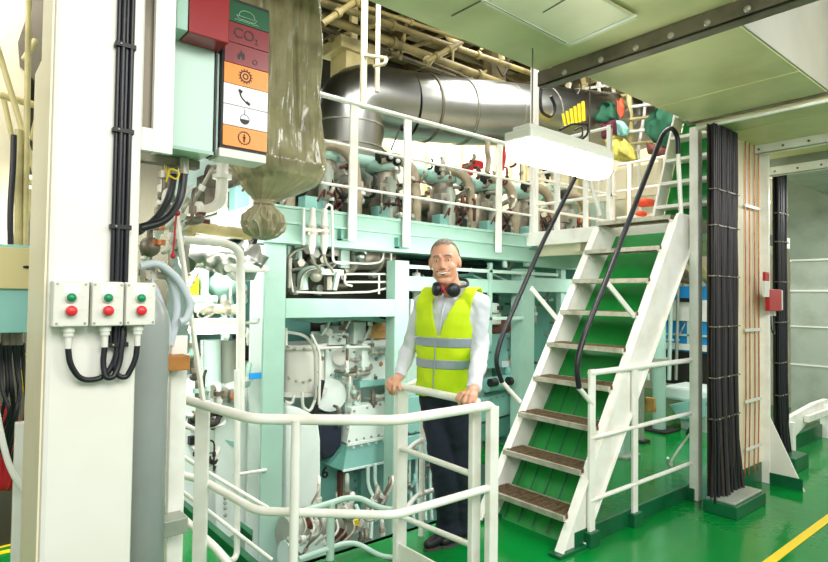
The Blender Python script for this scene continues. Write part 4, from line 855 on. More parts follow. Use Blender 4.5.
for i in range(9):
    a = 552+15*i; yy = 5.2+.15*(i % 3)
    flanged('background_pipe', 'thin white pipe in the tangle of far pipes at the upper right walkway', 'pipe', [PX(a, 60, 7.0-.1*(i % 3)), PX(a+3, 110, 7.0-.1*(i % 3)), PX(a-4+8*(i % 2), 150, 6.9), PX(a, 235, 6.9)], .02+.008*(i % 3), ('white2', 'cream', 'creamp')[i % 3], (0.5, 1.5), group='far white pipes')
for i in range(6):
    flanged('background_pipe', 'horizontal white pipe crossing the far upper walkway', 'pipe', [PX(575, 90+12*i, 6.8), PX(700, 72+13*i, 6.8)], .02, ('white2', 'creamp')[i % 2], (0.3, .7), group='far horizontal pipes')

# ================================================================ BEHIND STAIRS, RIGHT SIDE: blue machine, mint posts
bm_ = thing('blue_machine', 'bright blue machine with white panel frame seen between stairs and tall post', 'machine', (7.6, 3.6, .7))
def rx(px0, py0, px1, py1, x, dep, mb=None):
    a = PX((px0), (py0+py1)/2, x); b = PX(px1, (py0+py1)/2, x); c = PX((px0+px1)/2, py0, x); d = PX((px0+px1)/2, py1, x)
    return (mb or MB()).box(x, a.y, d.z, x+dep, b.y, c.z)
part('casing', rx(655, 286, 712, 352, 7.6, .6), 'blue', bm_, .01)
part('white_frame', rx(655, 300, 712, 321, 7.55, .05).add([], []), 'white2', bm_, .004)
part('white_frame', rx(655, 344, 712, 350, 7.54, .06), 'white2', bm_); part('divider', rx(687, 320, 690, 350, 7.56, .04), 'pmint', bm_); part('divider', rx(655, 334, 712, 336, 7.56, .04), 'pmint', bm_)
part('handle', rx(676, 298, 694, 302, 7.5, .04), 'ink', bm_)
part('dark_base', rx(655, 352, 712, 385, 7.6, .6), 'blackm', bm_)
ml = thing('pump_machine', 'white machine with rounded housing behind the right railing', 'machine', (6.6, 3.2, 0))
part('housing', rx(664, 388, 712, 402, 6.5, .5), 'wmint', ml, .03); part('sloped_cover', MB().prism([PX(668, 405, 6.4), PX(702, 398, 6.4), PX(702, 418, 6.4), PX(680, 420, 6.4)], (.4, 0, 0)), 'teal', ml, .01)
part('body', rx(680, 404, 712, 450, 6.5, .5), 'wmint', ml, .02); part('shaft', MB().cyl(PX(697, 420, 6.3), PX(685, 440, 6.3), .03), 'ink', ml)
for i, (px, y_, w, base) in enumerate(((622, 2.9, .055, 495), (641, 3.05, .03, 460), (659, 3.2, .07, 462))):
    q = PY(px, 420, y_); z0 = 0
    t = thing('mint_support_post', ('mint square post with bolted foot under the stairs', 'thin grey-mint pipe post next to the thicker ones right of stairs', 'thick mint round post right of stairs with dark foot')[i], 'post', (q.x, y_, 0))
    part('post', (MB().box(q.x-w, y_-w, 0, q.x+w, y_+w, 1.95) if i == 0 else MB().cyl((q.x, y_, 0), (q.x, y_, 1.95), w, n=16)), ('mint', 'galv', 'mint')[i], t, .004 if i == 0 else 0)
    part('base_plate', MB().box(q.x-w*2.2, y_-w*2.2, 0, q.x+w*2.2, y_+w*2.2, .025), ('galv', 'blackm', 'blackm')[i], t, .004)
    part('collar', MB().cyl((q.x, y_, .75), (q.x, y_, .80), w*1.5, n=16).cyl((q.x, y_, 1.6), (q.x, y_, 1.64), w*1.5, n=16), 'galv', t)
vs_ = thing('valve_stack', 'stack of grey valves on vertical pipe behind the right stair stringer', 'valves', PY(645, 370, 3.0))
for py in (345, 362, 370): q = PY(645, py, 3.0); part('valve', MB().cyl(q-V((.05, 0, 0)), q+V((.05, 0, 0)), .035).ball(q, .045), 'steel', vs_)
q = PY(683, 265, 4.0); vv = thing('valve_wheel_stack', 'dull steel valve assembly under the diagonal cream pipe right of the stairs', 'valve', q)
part('stem', MB().cyl(PY(683, 235, 4.0), PY(683, 300, 4.0), .018), 'steel', vv); part('body', MB().ball(PY(683, 274, 4.0), .08).cyl(PY(672, 277, 4.0), PY(694, 281, 4.0), .06), 'oily', vv); part('handwheel', MB().cyl(PY(676, 302, 3.98), PY(694, 302, 4.0), .02), 'ink', vv)
single('diagonal_pipe', MB().cyl(PY(672, 238, 3.3), PY(712, 284, 3.3), .06, n=16), 'creamp', 'thick cream diagonal pipe between the stairs and the tall white post', 'pipe')
for i in range(5):
    flanged('background_pipe', 'mint vertical pipe behind the right side of the stairs', 'pipe', [PY(650+7*i, 232, 3.6), PY(650+7*i, 300, 3.6), PY(648+7*i, 380, 3.6)], .02+.006*(i % 2), ('pmint', 'galv', 'mint')[i % 3], (0.4, 1.5), group='vertical pipes right of stairs')
single('far_casing', MB().box(6.5, 4.9, 0, 9, 5.0, 3.0), 'pmint', 'pale mint casing wall behind the stairs and blue machine', 'casing')
single('far_dark_unit', MB().box(4.9, 4.4, 0, 6.5, 5.0, 1.9), 'dteal', 'dark teal machine unit directly behind the stairs', 'machine')
single('brown_plate', rx(645, 398, 654, 412, 5.6, .04), 'brown', 'small yellowish-brown plate behind railing right of the stairs', 'plate')
# ================================================================ ENGINE BODY (between / behind columns)
eb = thing('engine_block', 'huge pale mint and white engine block filling the pit behind the railing', 'engine', (3.6, 5, -1.4))
part('crankcase', MB().box(2.0, 4.55, -1.4, 4.85, 6.2, .95), 'pmint', eb, .02)
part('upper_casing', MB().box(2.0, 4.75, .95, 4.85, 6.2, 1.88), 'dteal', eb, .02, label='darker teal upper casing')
part('deck_underside', MB().box(1.9, 3.8, 1.82, 4.3, 4.7, 1.86), 'dteal', eb)
# --- recess between the columns, above the mid beam
n1 = thing('injector_pair', 'pair of white and brass injector valves on thin pipes in front of the mint beam', 'injector valves', PY(318, 240, 3.5))
for px in (313, 325):
    q = PY(px, 230, 3.48)
    part('injector', MB().lathe(PY(px-1, 254, 3.48), (0, 0, 1), [(.012, 0), (.016, .02), (.02, .03), (.026, .07), (.026, .12), (.032, .13), (.032, .16), (.024, .17), (.024, .24), (.018, .26), (.018, .31), (.001, .32)], 14), 'boxg', n1)
    part('clamp_ring', MB().cyl(PY(px-1, 235, 3.48), PY(px-1, 232, 3.48), .042, n=12).cyl(PY(px-1, 228, 3.48), PY(px-1, 226, 3.48), .036, n=12), 'steel', n1)
    part('injector_pipe', MB().tube([PY(px-1, 254, 3.48), PY(px, 262, 3.5), PY(px+6, 268, 3.55), PY(px+8, 272, 3.6)], .01, 8, .03), 'steel', n1)
part('crossbar', MB().box(PY(304, 231, 3.47).x, 3.46, PY(318, 232, 3.47).z, PY(330, 231, 3.47).x, 3.475, PY(318, 229, 3.47).z), 'steel', n1)
part('side_rod', MB().tube([PY(304, 208, 3.47), PY(304, 245, 3.47)], .008, 6).tube([PY(326, 208, 3.48), PY(328, 204, 3.48), PY(332, 206, 3.48), PY(333, 262, 3.48), PY(345, 264, 3.5)], .009, 8, .03), 'white2', n1)
part('mint_block', pbox(305, 196, 317, 210, 3.62, .1), 'teal', n1, .004)
def pipework(name, label, segs, m, r):
    t = thing(name, label, 'pipework', segs[0][0])
    for s_ in segs: part('pipe', MB().tube(s_, r, 8, .05), m, t)
    return t
y = 3.75
pipework('white_pipe_loop', 'set of thin white pipes bending in the recess between the two mint columns', [
 [PY(291, 258, y), PY(290, 275, y), PY(293, 292, y)], [PY(296, 292, y), PY(330, 293, y), PY(370, 292, y), PY(388, 288, y), PY(391, 278, y), PY(386, 274, y), PY(346, 274, y)],
 [PY(345, 282, y), PY(388, 282, y)], [PY(345, 274, y), PY(344, 284, y), PY(352, 286, y)], [PY(335, 262, y), PY(370, 264, y), PY(382, 262, y), PY(384, 250, y), PY(391, 248, y), PY(391, 280, y), PY(398, 296, 3.7)],
 [PY(379, 274, y), PY(379, 294, y)]], 'boxg', .009)
pipework('steel_pipes', 'dull tan steel pipes and elbows at the left end of the recess', [
 [PY(288, 258, 3.7), PY(294, 251, 3.7), PY(305, 248, 3.7), PY(308, 240, 3.65)], [PY(289, 256, y), PY(289, 288, y)], [PY(300, 290, y), PY(302, 275, y), PY(312, 268, y), PY(330, 272, y)], [PY(325, 290, 3.85), PY(327, 270, 3.85), PY(345, 258, 3.9)], [PY(292, 270, 3.9), PY(340, 262, 3.9)]], 'steel', .012)
sv = thing('servo_unit', 'worn metal servo motor with pipes and flange in the recess under the top beam', 'motor', PY(365, 262, 3.9))
part('body', MB().cyl(PY(350, 258, 3.9), PY(376, 258, 3.9), .10, n=16).cyl(PY(376, 258, 3.9), PY(391, 259, 3.9), .07, n=16), 'oily', sv); part('flange', MB().cyl(PY(348, 258, 3.9), PY(351, 258, 3.9), .12, n=18).cyl(PY(374, 258, 3.9), PY(376, 258, 3.9), .12, n=18), 'steel', sv)
part('fitting', MB().ball(PY(360, 257, 3.78), .05).ball(PY(357, 250, 3.8), .04).cyl(PY(364, 246, 3.8), PY(364, 254, 3.8), .03), 'silver', sv); part('bracket', pbox(341, 250, 350, 268, 3.85, .05), 'pmint', sv, .004)
gt = thing('control_bracket', 'white control bracket plate with elbows in the recess', 'bracket', PY(330, 272, 3.8))
part('plate', pbox(318, 269, 344, 275, 3.72, .12), 'boxg', gt, .005); part('elbow', MB().tube([PY(303, 290, 3.8), PY(302, 274, 3.8), PY(312, 270, 3.8), PY(322, 272, 3.8)], .04, 12, .08), 'pmint', gt); part('fitting', MB().ball(PY(316, 276, 3.72), .045).box(*PY(327, 290, 3.8), *(PY(332, 276, 3.8)+V((0, .05, 0)))), 'steel', gt)
part('lever', MB().bar(PY(334, 290, 3.7), PY(338, 272, 3.7), .03, .03), 'pmint', gt)
single('recess_shade_panel', pbox(276, 238, 400, 300, 4.3, .05), 'darkw', 'dark back panel of the recess between the columns, coloured as shade', 'panel')  # shade deep in the recess is put into this dark colour
rr = random.Random(11)
for i in range(30):
    px = 290+rr.random()*100; py = 250+rr.random()*42; q = PY(px, py, rr.uniform(3.85, 4.15)); L_ = rr.uniform(.04, .16)
    t = thing('machine_fitting', 'small worn pipe fitting in the crowded recess above the mid beam', 'fitting', q, 'small fittings in the recess')
    part('body', MB().cyl(q, q+V((L_, 0, 0)) if i % 2 else q+V((0, 0, L_)), rr.uniform(.008, .024)), ('steel', 'oily', 'pmint', 'rust')[i % 4], t); part('nut', MB().cyl(q-V((0, .03, 0)), q+V((0, .03, 0)), .032, n=6), ('steel', 'galv')[i % 2], t)
# --- zone below mid beam
y = 3.95
hc = thing('round_end_housing', 'grey-white cylindrical housing with bolted flanges just right of the corner column', 'housing', PY(303, 390, y))
part('shell', MB().cyl(PY(302, 390, 4.1), PY(302, 347, 4.1), .17, n=24), 'boxg', hc); part('flange', MB().cyl(PY(302, 393, 4.1), PY(302, 389, 4.1), .20, n=24).cyl(PY(302, 347, 4.1), PY(302, 343, 4.1), .20, n=24), 'boxg', hc)
part('bolt', pbolts([(288, 347), (294, 349), (304, 349), (289, 378), (296, 381), (303, 382), (310, 380), (316, 372)], 3.92, .012), 'steel', hc)
pipework('thin_pipes', 'thin grey-white pipes beside the round housing', [[PY(287, 332, 3.85), PY(300, 334, 3.85), PY(308, 338, 3.85), PY(315, 350, 3.85), PY(316, 400, 3.85)], [PY(311, 334, 3.8), PY(320, 352, 3.8), PY(319, 405, 3.8)], [PY(286, 328, 3.8), PY(286, 345, 3.8)], [PY(302, 392, 3.8), PY(303, 408, 3.8), PY(310, 412, 3.8), PY(315, 400, 3.8)], [PY(285, 402, 3.8), PY(292, 404, 3.8), PY(294, 395, 3.8)], [PY(316, 348, 3.9), PY(400, 346, 3.9)]], 'boxg', .012)
mc = thing('white_pump_unit', 'white painted pump unit with bolts and round caps, centre of the engine side', 'pump', PY(345, 400, 4.0))
part('upper_body', pbox(329, 333, 349, 345, 4.0, .3), 'wmint', mc, .01); part('body', pbox(326, 346, 358, 380, 4.05, .4), 'wmint', mc, .015); part('neck', pbox(333, 326, 344, 334, 4.05, .2), 'boxg', mc, .005)
part('lower_body', pbox(338, 378, 362, 412, 4.0, .4), 'wmint', mc, .02); part('left_lobe', MB().cyl(PY(330, 395, 4.0), PY(330, 395, 4.3), .13, n=20).cyl(PY(350, 405, 3.95), PY(350, 405, 4.1), .07, n=20), 'wmint', mc)
part('side_cap', MB().cyl(PY(341, 357, 4.0), PY(341, 357, 4.1), .07, n=18).cyl(PY(329, 332, 3.95), PY(329, 332, 4.05), .03, n=14), 'boxg', mc); part('bolt', pbolts([(333, 337), (340, 339), (345, 337), (330, 350), (343, 351), (354, 352), (331, 375), (341, 374), (346, 385), (355, 385), (341, 400), (358, 400), (339, 341)], 3.99, .011), 'galv', mc)
part('rib', pbox(345, 388, 352, 410, 3.94, .08), 'pmint', mc, .005); part('handle', pbox(339, 371, 342, 378, 3.95, .06), 'dteal', mc)
wb = thing('white_control_cabinet', 'white engine side cabinet with two tiers and small marks, left of the man', 'cabinet', PY(375, 380, 3.95))
part('body', pbox(362, 340, 394, 382, 3.95, .4), 'wmint', wb, .01); part('side_panel', pbox(354, 322, 366, 344, 4.0, .2), 'wmint', wb, .006)
part('stain', MB().lathe(PY(381, 364, 3.945), (0, -1, 0), [(.022, 0), (.018, .002)], 9), 'brown', wb); part('knob', pbolts([(380, 351), (376, 359), (369, 345)], 3.95, .016), 'dteal', wb)
part('ledge', pbox(360, 380, 396, 386, 3.9, .3), 'teal', wb, .005)
bp_ = thing('heat_shield', 'orange-brown heat-stained panel with red slash, above the white cabinet', 'panel', PY(380, 338, 3.98))
part('panel', MB().prism([PY(366, 339, 3.98), PY(394, 338, 3.98), PY(393, 320, 3.98), PY(381, 321, 3.98), PY(372, 327, 3.98)], (0, .03, 0)), 'brown', bp_); part('red_mark', MB().prism([PY(366, 335, 3.97), PY(369, 328, 3.97), PY(371, 328, 3.97), PY(368, 335, 3.97)], (0, .01, 0)), 'red', bp_)
single('black_cable', MB().tube([PY(380, 317, 3.75), PY(389, 319, 3.75), PY(390, 330, 3.75), PY(390, 368, 3.75), PY(390, 400, 3.75), PY(392, 420, 3.75)], .010, 8, .05), 'black', 'black cable dropping along the left side of the second mint column', 'cable')
single('underbeam_fairing', MB().prism([PY(300, 316, 3.8), PY(398, 316, 3.8), PY(396, 324, 3.8), PY(378, 322, 3.8), PY(360, 320, 3.8), PY(318, 323, 3.8)], (0, .3, 0)), 'teal', 'teal lining visible directly beneath the mid beam', 'panel')
single('gap_shade_panel', pbox(312, 318, 332, 345, 4.35, .03), 'blackm', 'black shade panel between the round housing and white pump', 'panel')  # black sheet painting the shade inside this gap
single('gap_shade_panel', pbox(340, 318, 360, 345, 4.36, .03), 'rust', 'brown cavity panel behind the neck of the white pump', 'panel')  # brown sheet darkening the gap behind the neck
nv = thing('navy_duct_cover', 'dark navy rounded rubber cover beside the crankcase trough', 'cover', PY(330, 440, 3.9))
part('cover', MB().prism([PY(319, 414, 3.9), PY(341, 416, 3.9), PY(343, 430, 3.9), PY(342, 446, 3.9), PY(335, 457, 3.9), PY(326, 460, 3.9), PY(320, 456, 3.9)], (0, .3, 0)), 'blued', nv, .03)
part('black_trim', MB().tube([PY(322, 380, 3.85), PY(318, 400, 3.85), PY(314, 408, 3.85), PY(317, 416, 3.85)], .025, 8, .05), 'ink', nv)
wc = thing('white_end_cover', 'tall white engine end cover with rounded top corner behind the railing', 'cover', PY(300, 500, 3.75))
part('cover', MB().prism([PY(286, 405, 3.78), PY(300, 408, 3.78), PY(314, 415, 3.78), PY(319, 424, 3.78), PY(321, 440, 3.78), PY(321, 506, 3.78), PY(286, 512, 3.78)], (0, .35, 0)), 'wmint', wc, .02)
part('panel_seam', pbox(292, 415, 294, 505, 3.775, .01), 'pmint', wc)
def trough(x_of, label, pxa, pxb, yt):   # slanted crankcase door trough
    pass
cr = thing('crankcase_door_panel', 'white bolted engine door above a slanted mint trough, left of the man', 'engine door', PY(370, 450, 3.85))
P0 = [(347, 444), (396, 434), (396, 398), (352, 408)]
part('door', MB().prism([PY(a, b, 3.85) for a, b in P0], (0, .1, 0)), 'wmint', cr, .006)
part('bolt', pbolts(lerp_pts((349, 441), (393, 432), 7)+lerp_pts((347, 428), (349, 412), 3)+lerp_pts((354, 411), (393, 401), 4), 3.85, .010), 'steel', cr)
a, b_, c, d = PY(347, 446, 3.85), PY(396, 437, 3.85), PY(343, 471, 3.85), PY(396, 460, 3.85)
part('trough', MB().add([a, b_, d, c, a+V((0, .3, 0)), b_+V((0, .3, 0)), d+V((0, .3, 0)), c+V((0, .3, 0))], [(0,1,2,3),(7,6,5,4),(0,4,5,1),(1,5,6,2),(2,6,7,3),(3,7,4,0)]), 'teal', cr, .005)
part('lip', MB().bar(PY(347, 445, 3.83), PY(396, 435.5, 3.83), .02, .02).bar(PY(343, 471, 3.84), PY(396, 460, 3.84), .015, .015), 'wmint', cr)
part('lug', pbolts(lerp_pts((353, 447), (391, 439), 6), 3.85, .014), 'wmint', cr)
part('side_wing', MB().prism([PY(347, 446, 3.86), PY(343, 471, 3.86), PY(330, 466, 3.86), PY(340, 452, 3.86)], (0, .25, 0)), 'dteal', cr)
lb = thing('engine_base_panel', 'dark teal engine base panel marked with the digit 6', 'panel', PY(350, 500, 4.0))
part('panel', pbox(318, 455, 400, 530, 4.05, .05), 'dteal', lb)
q = PY(325, 473, 4.04); part('lettering', text_mb('6', .13, q, (1, 0, 0), (0, 0, 1), .004), 'ink', lb)
part('seam_rib', pbox(340, 472, 343, 520, 4.0, .05), 'rust', lb); part('seam_rib', pbox(361, 470, 365, 520, 4.0, .05), 'dteal', lb); part('bolt', pbolts(lerp_pts((347, 474), (348, 500), 4)+lerp_pts((355, 472), (356, 498), 4), 4.04, .012), 'oily', lb)
pipework('curving_white_pipes', 'pale pipes curving down the engine base behind the lower guard rail', [[PY(368, 466, 3.8), PY(368, 486, 3.8), PY(380, 510, 3.7), PY(384, 540, 3.6)], [PY(375, 464, 3.8), PY(375, 484, 3.8), PY(388, 506, 3.7), PY(396, 520, 3.6)], [PY(340, 500, 3.6), PY(352, 518, 3.5), PY(362, 536, 3.4)], [PY(356, 505, 3.6), PY(368, 534, 3.4)], [PY(372, 500, 3.6), PY(371, 540, 3.4)]], 'pmint', .015)
mf = thing('base_machinery', 'grey-white pump housings and twisted pipes low in the pit, behind the front railing', 'machinery', PY(310, 540, 3.4))
part('housing', MB().cyl(PY(284, 536, 3.45), PY(346, 521, 3.45), .12, n=20), 'galv', mf); part('housing', MB().cyl(PY(284, 556, 3.3), PY(320, 548, 3.3), .09, n=20), 'pmint', mf)
for k in range(7):
    a = 296+k*8; part('pipe', MB().tube([PY(a, 520-k, 3.4), PY(a+6, 514, 3.3), PY(a+12, 530, 3.2), PY(a-4, 545, 3.2)], .008, 7, .05), ('steel', 'boxg', 'oily')[k % 3], mf)
part('yellow_tag', pbox(354, 520, 359, 526, 3.3, .02), 'yellow', mf); part('dark_valve', MB().ball(PY(340, 536, 3.3), .05).ball(PY(312, 522, 3.35), .045), 'rust', mf)

# --- zone right of the second column, behind the man
single('shade_panel', MB().box(2.95, 4.48, .96, 4.85, 4.53, 1.8), 'blackm', 'dark cavity panel behind the mint tie rails at the man\'s right', 'panel')  # black sheet stands for the shade behind the rails
for i, (a, b_) in enumerate((((462, 275), (520, 299)), ((478, 272), (524, 293)))):
    single('slanted_plate', MB().bar(PY(*a, 3.9), PY(*b_, 3.9), .25, .02), ('teal', 'mint')[i], ('lower teal slanted plate behind the dark recess right of the man', 'upper mint slanted plate in the recess right of the man')[i], 'plate')
pp = thing('round_flange_pump', 'steel topped white pump with black cap beside the man\'s shoulder', 'pump', PY(495, 320, 3.9))
part('cap', pbox(486, 303, 500, 313, 3.8, .15), 'wmint', pp, .02); part('plate', pbox(486, 312, 502, 325, 3.85, .15), 'boxg', pp, .02); part('black_knob', MB().cyl(PY(500, 310, 3.78), PY(500, 306, 3.78), .03), 'ink', pp)
single('brown_manifold', MB().cyl(PY(488, 333, 4.0), PY(512, 321, 4.0), .085, n=18), 'rust', 'dark red-brown manifold pipe right of the man at shoulder height', 'pipe')
tb = thing('teal_box_unit', 'teal equipment box with white round label right of the man', 'equipment box', PY(500, 350, 3.9))
part('body', pbox(480, 334, 512, 368, 3.9, .3), 'teal', tb, .008); part('bolt', pbolts(lerp_pts((490, 340), (508, 338), 3)+lerp_pts((490, 352), (508, 350), 3), 3.9, .012), 'dteal', tb); part('white_label', pbox(503, 361, 511, 367, 3.885, .012), 'label', tb)
single('ochre_box', pbox(512, 356, 523, 367, 3.86, .1), 'brown', 'small ochre-brown box next to the mint column, right of the man', 'box', bevel=.004)
vl = thing('valve_assembly', 'grey valve assembly with elbow above the ochre box', 'valve', PY(516, 345, 3.85))
part('body', MB().ball(PY(515, 340, 3.85), .05).cyl(PY(512, 332, 3.85), PY(518, 352, 3.85), .03), 'galv', vl); part('flange', MB().cyl(PY(512, 345, 3.85), PY(524, 342, 3.85), .02).cyl(PY(515, 335, 3.8), PY(515, 337, 3.8), .05), 'steel', vl)
lv = thing('lower_valve_group', 'pale teal valves and elbows behind the left handrail bracket', 'valves', PY(500, 385, 3.8))
part('body', MB().cyl(PY(486, 385, 3.8), PY(520, 380, 3.8), .07, n=16).ball(PY(512, 372, 3.8), .07), 'teal', lv); part('knob', MB().cyl(PY(490, 383, 3.7), PY(496, 382, 3.7), .04).cyl(PY(508, 381, 3.7), PY(511, 381, 3.7), .04), 'ink', lv); part('elbow', MB().tube([PY(515, 355, 3.8), PY(516, 375, 3.8), PY(505, 385, 3.75)], .035, 10, .05), 'pmint', lv)
cc = thing('crankcase_door_panel', 'teal bolted engine door with dotted bolts, right of the man behind post', 'engine door', PY(500, 410, 3.8))
part('door', MB().prism([PY(a, b, 3.82) for a, b in ((476, 400), (530, 386), (530, 408), (476, 424))], (0, .1, 0)), 'teal', cc, .006); part('trough', MB().prism([PY(a, b, 3.84) for a, b in ((476, 426), (530, 410), (520, 432), (480, 442))], (0, .2, 0)), 'dteal', cc, .006)
part('bolt', pbolts(lerp_pts((479, 402), (526, 390), 9)+lerp_pts((479, 420), (526, 406), 9), 3.82, .009), 'steel', cc)
c3 = thing('crankcase_door_panel', 'pale engine door and trough seen between gate post and the man', 'engine door', PY(415, 420, 3.8))
part('door', MB().prism([PY(a, b, 3.84) for a, b in ((400, 400), (478, 384), (478, 420), (400, 436))], (0, .1, 0)), 'teal', c3, .006); part('trough', MB().prism([PY(a, b, 3.84) for a, b in ((402, 438), (478, 420), (474, 446), (402, 462))], (0, .2, 0)), 'teal', c3, .006); part('bolt', pbolts(lerp_pts((402, 434), (476, 418), 12), 3.84, .010), 'steel', c3)
single('white_flange_cap', pbox(480, 340, 492, 380, 4.1, .1), 'pmint', 'pale flat cap plate behind the man\'s left sleeve', 'plate')
w_ = pipework('vertical_oil_pipes', 'pale vertical pipes behind the gate railing at the engine base', [[PY(410+7*k, 440, 3.9), PY(409+7*k, 480, 3.9), PY(414+6*k, 520, 3.8)] for k in range(10)], 'pmint', .014)
single('base_dark_panel', pbox(398, 445, 540, 530, 4.0, .05), 'dteal', 'dark teal engine base panel behind the man\'s legs', 'panel')  # sheet in the dark teal paint
f3 = thing('white_valve_bracket', 'white valve stem rising left of the man\'s shoulder', 'valve', PY(416, 290, 3.8)); part('stem', MB().lathe(PY(416, 300, 3.8), (0, 0, 1), [(.03, 0), (.03, .06), (.045, .07), (.045, .16), (.035, .17), (.035, .23), (.001, .24)], 14), 'boxg', f3); part('base', pbox(411, 299, 422, 330, 3.8, .1), 'wmint', f3, .006)
single('backing_panel', pbox(398, 300, 430, 410, 4.0, .05), 'pmint', 'pale mint panel just right of the second column behind the man', 'panel')

# ================================================================ LEFT BAY (left of the corner column)
single('bay_rear_casing', MB().box(.6, 5.6, -1.4, 1.9, 5.7, 1.9), 'pmint', 'pale mint casing at the rear of the bay left of the corner column', 'casing')
single('bay_dark_casing', pbox(222, 165, 262, 215, 4.8, .1), 'darkw', 'dark casing behind the knot of the plastic-wrapped bundle', 'casing')
single('bay_side_casing', pbox(176, 120, 228, 205, 5.2, .1), 'pmint', 'pale mint panel beneath the signal tower', 'panel')
flanged('vertical_vent_pipe', 'white vertical pipe with flanged elbow under the signal tower', 'pipe', [PY(222, 160, 3.3), PY(222, 180, 3.3), PY(220, 205, 3.3), PY(205, 211, 3.3), PY(186, 211, 3.3)], .032, 'white2', (0.85, 3.3), fil=.14)
single('vertical_white_post', MB().box(PY(220, 190, 3.45).x, 3.45, 1.85, PY(228, 190, 3.45).x, 3.48, 2.6), 'white2', 'white upright post behind the flanged elbow under the signal tower', 'post')
flanged('olive_pipe', 'olive-cream pipe with black open end crossing left of the wrapped knot', 'pipe', [PY(180, 224, 3.2), PY(205, 229, 3.2), PY(252, 235, 3.2)], .034, 'creamp', (0.5,))
single('pipe_end_cap', MB().cyl(PY(251, 234.8, 3.2), PY(255, 235.3, 3.2), .055, n=18), 'ink', 'round black open end of the olive pipe by the wrapped knot', 'pipe end')
cl = thing('pipe_clamp', 'rusty clamp bracket on top of the olive pipe', 'clamp', PY(202, 225, 3.2)); part('saddle', pbox(197, 219, 210, 225, 3.18, .05), 'rust', cl); part('top_plate', pbox(199, 212, 206, 215, 3.18, .06), 'rust', cl); part('stem', pbox(201, 214, 204, 220, 3.2, .02), 'rust', cl)
flanged('white_rail_pipe', 'white pipe frame bending over the foil-wrapped pipe', 'pipe', [PY(183, 240, 3.1), PY(225, 243, 3.1), PY(240, 250, 3.1), PY(241, 300, 3.1), PY(240, 420, 3.1)], .024, 'white2')
single('white_cross_pipe', MB().tube([PY(228, 268, 3.15), PY(266, 269, 3.5)], .024, 10), 'white2', 'short white pipe joining the white frame to the corner column', 'pipe')
fo = MB(); pts = [PY(186, 255, 3.4), PY(205, 253, 3.4), PY(225, 258, 3.42), PY(240, 268, 3.45), PY(252, 250, 3.5)]
fo.tube(pts, .095, 20, .08, 6)
fo.v = [p + V((noise.noise(p*14), noise.noise(p*14+V((5, 0, 0))), noise.noise(p*14+V((0, 7, 0)))))*.05 for p in fo.v]
single('foil_wrapped_pipe', fo, 'silver', 'crumpled silver foil-wrapped pipe under the olive pipe at left', 'pipe')
bv = thing('butterfly_valve_group', 'mint valve bodies on a vertical shaft below the foil-wrapped pipe', 'valves', PY(215, 290, 3.9))
part('body', MB().lathe(PY(222, 300, 3.9), (0, 0, 1), [(.03, 0), (.10, .06), (.12, .12), (.06, .17), (.03, .22), (.06, .25), (.11, .30), (.05, .36)], 18), 'mint', bv)
part('shaft', MB().cyl(PY(224, 340, 3.85), PY(224, 262, 3.85), .022), 'pmint', bv); part('post', pbox(202, 262, 209, 300, 3.8, .08), 'mint', bv, .004); part('flange', MB().cyl(PY(190, 300, 3.8), PY(216, 300, 3.8), .03).cyl(PY(203, 303, 3.8), PY(206, 303, 3.8), .08, n=14), 'pmint', bv)
pf = thing('copper_tinged_pipe', 'pinkish-white pipe with wire loop above the lit tray', 'pipe', PY(215, 308, 3.6)); part('pipe', MB().cyl(PY(196, 308, 3.6), PY(240, 310, 3.6), .03), 'cream', pf); part('coupling', MB().cyl(PY(206, 308, 3.6), PY(211, 308, 3.6), .042).cyl(PY(224, 309, 3.6), PY(229, 309, 3.6), .042).cyl(PY(225, 300, 3.6), PY(225, 308, 3.6), .03), 'edge', pf); part('wire_loop', MB().tube([PY(214, 313, 3.5), PY(202, 320, 3.5), PY(196, 315, 3.5), PY(203, 308, 3.5), PY(214, 306, 3.5)], .007, 6, .03), 'steel', pf)
tr = thing('glowing_tray', 'long white lit tray under the pipes in the left bay, made to glow', 'lamp', PY(215, 332, 3.3))  # a lit tray given its own glow, not a lamp
part('glowing_cover', pbox(193, 325, 240, 334, 3.32, .10), 'glow2', tr, .02); part('housing', pbox(192, 319, 241, 325, 3.30, .14), 'white2', tr, .006)
yb = thing('yellow_valve_cover', 'yellow cover behind the slanted white bar at left', 'cover', PY(195, 290, 3.8)); part('cover', pbox(191, 276, 200, 298, 3.8, .1), 'yellow', yb, .02)
for i, (px, w, m_) in enumerate(((212, .06, 'pmint'), (226, .09, 'galv'), (206, .04, 'wmint'))):
    q0, q1 = PY(px, 340, 4.0+.1*i), PY(px, 395, 4.0+.1*i); t = thing('vertical_tank', ('slim pale mint cylinder', 'wider galvanised cylinder', 'slimmest whitish cylinder')[i] + ' standing below the glowing tray in the left bay', 'cylinder', q1)
    part('shell', MB().cyl(q1, q0, w, n=18), m_, t); part('end_ring', MB().cyl(q1.lerp(q0, .1), q1.lerp(q0, .2), w*1.3, n=18), m_, t)
single('gap_shade_panel', pbox(234, 335, 254, 365, 4.3, .04), 'blackm', 'dark shade panel in the slot left of the corner column at mid height', 'panel')  # black sheet in place of the slot's shade
ec = thing('electric_cabinet', 'white electrical cabinet with row of four round breakers, left bay', 'cabinet', PY(230, 400, 3.8))
part('body', MB().prism([PY(214, 392, 3.85), PY(258, 380, 3.85), PY(262, 520, 3.85), PY(216, 545, 3.85)], (0, .4, 0)), 'wmint', ec, .01)
for k in range(4):
    a = 214+k*8.5; part('breaker', pbox(a, 386+k*2, a+5.5, 399+k*2, 3.78, .07), 'steel', ec, .004); part('breaker_knob', MB().cyl(PY(a+2.5, 392+k*2, 3.78), PY(a+2.5, 392+k*2, 3.74), .02), ('ink', 'bracket', 'copper', 'ink')[k], ec)
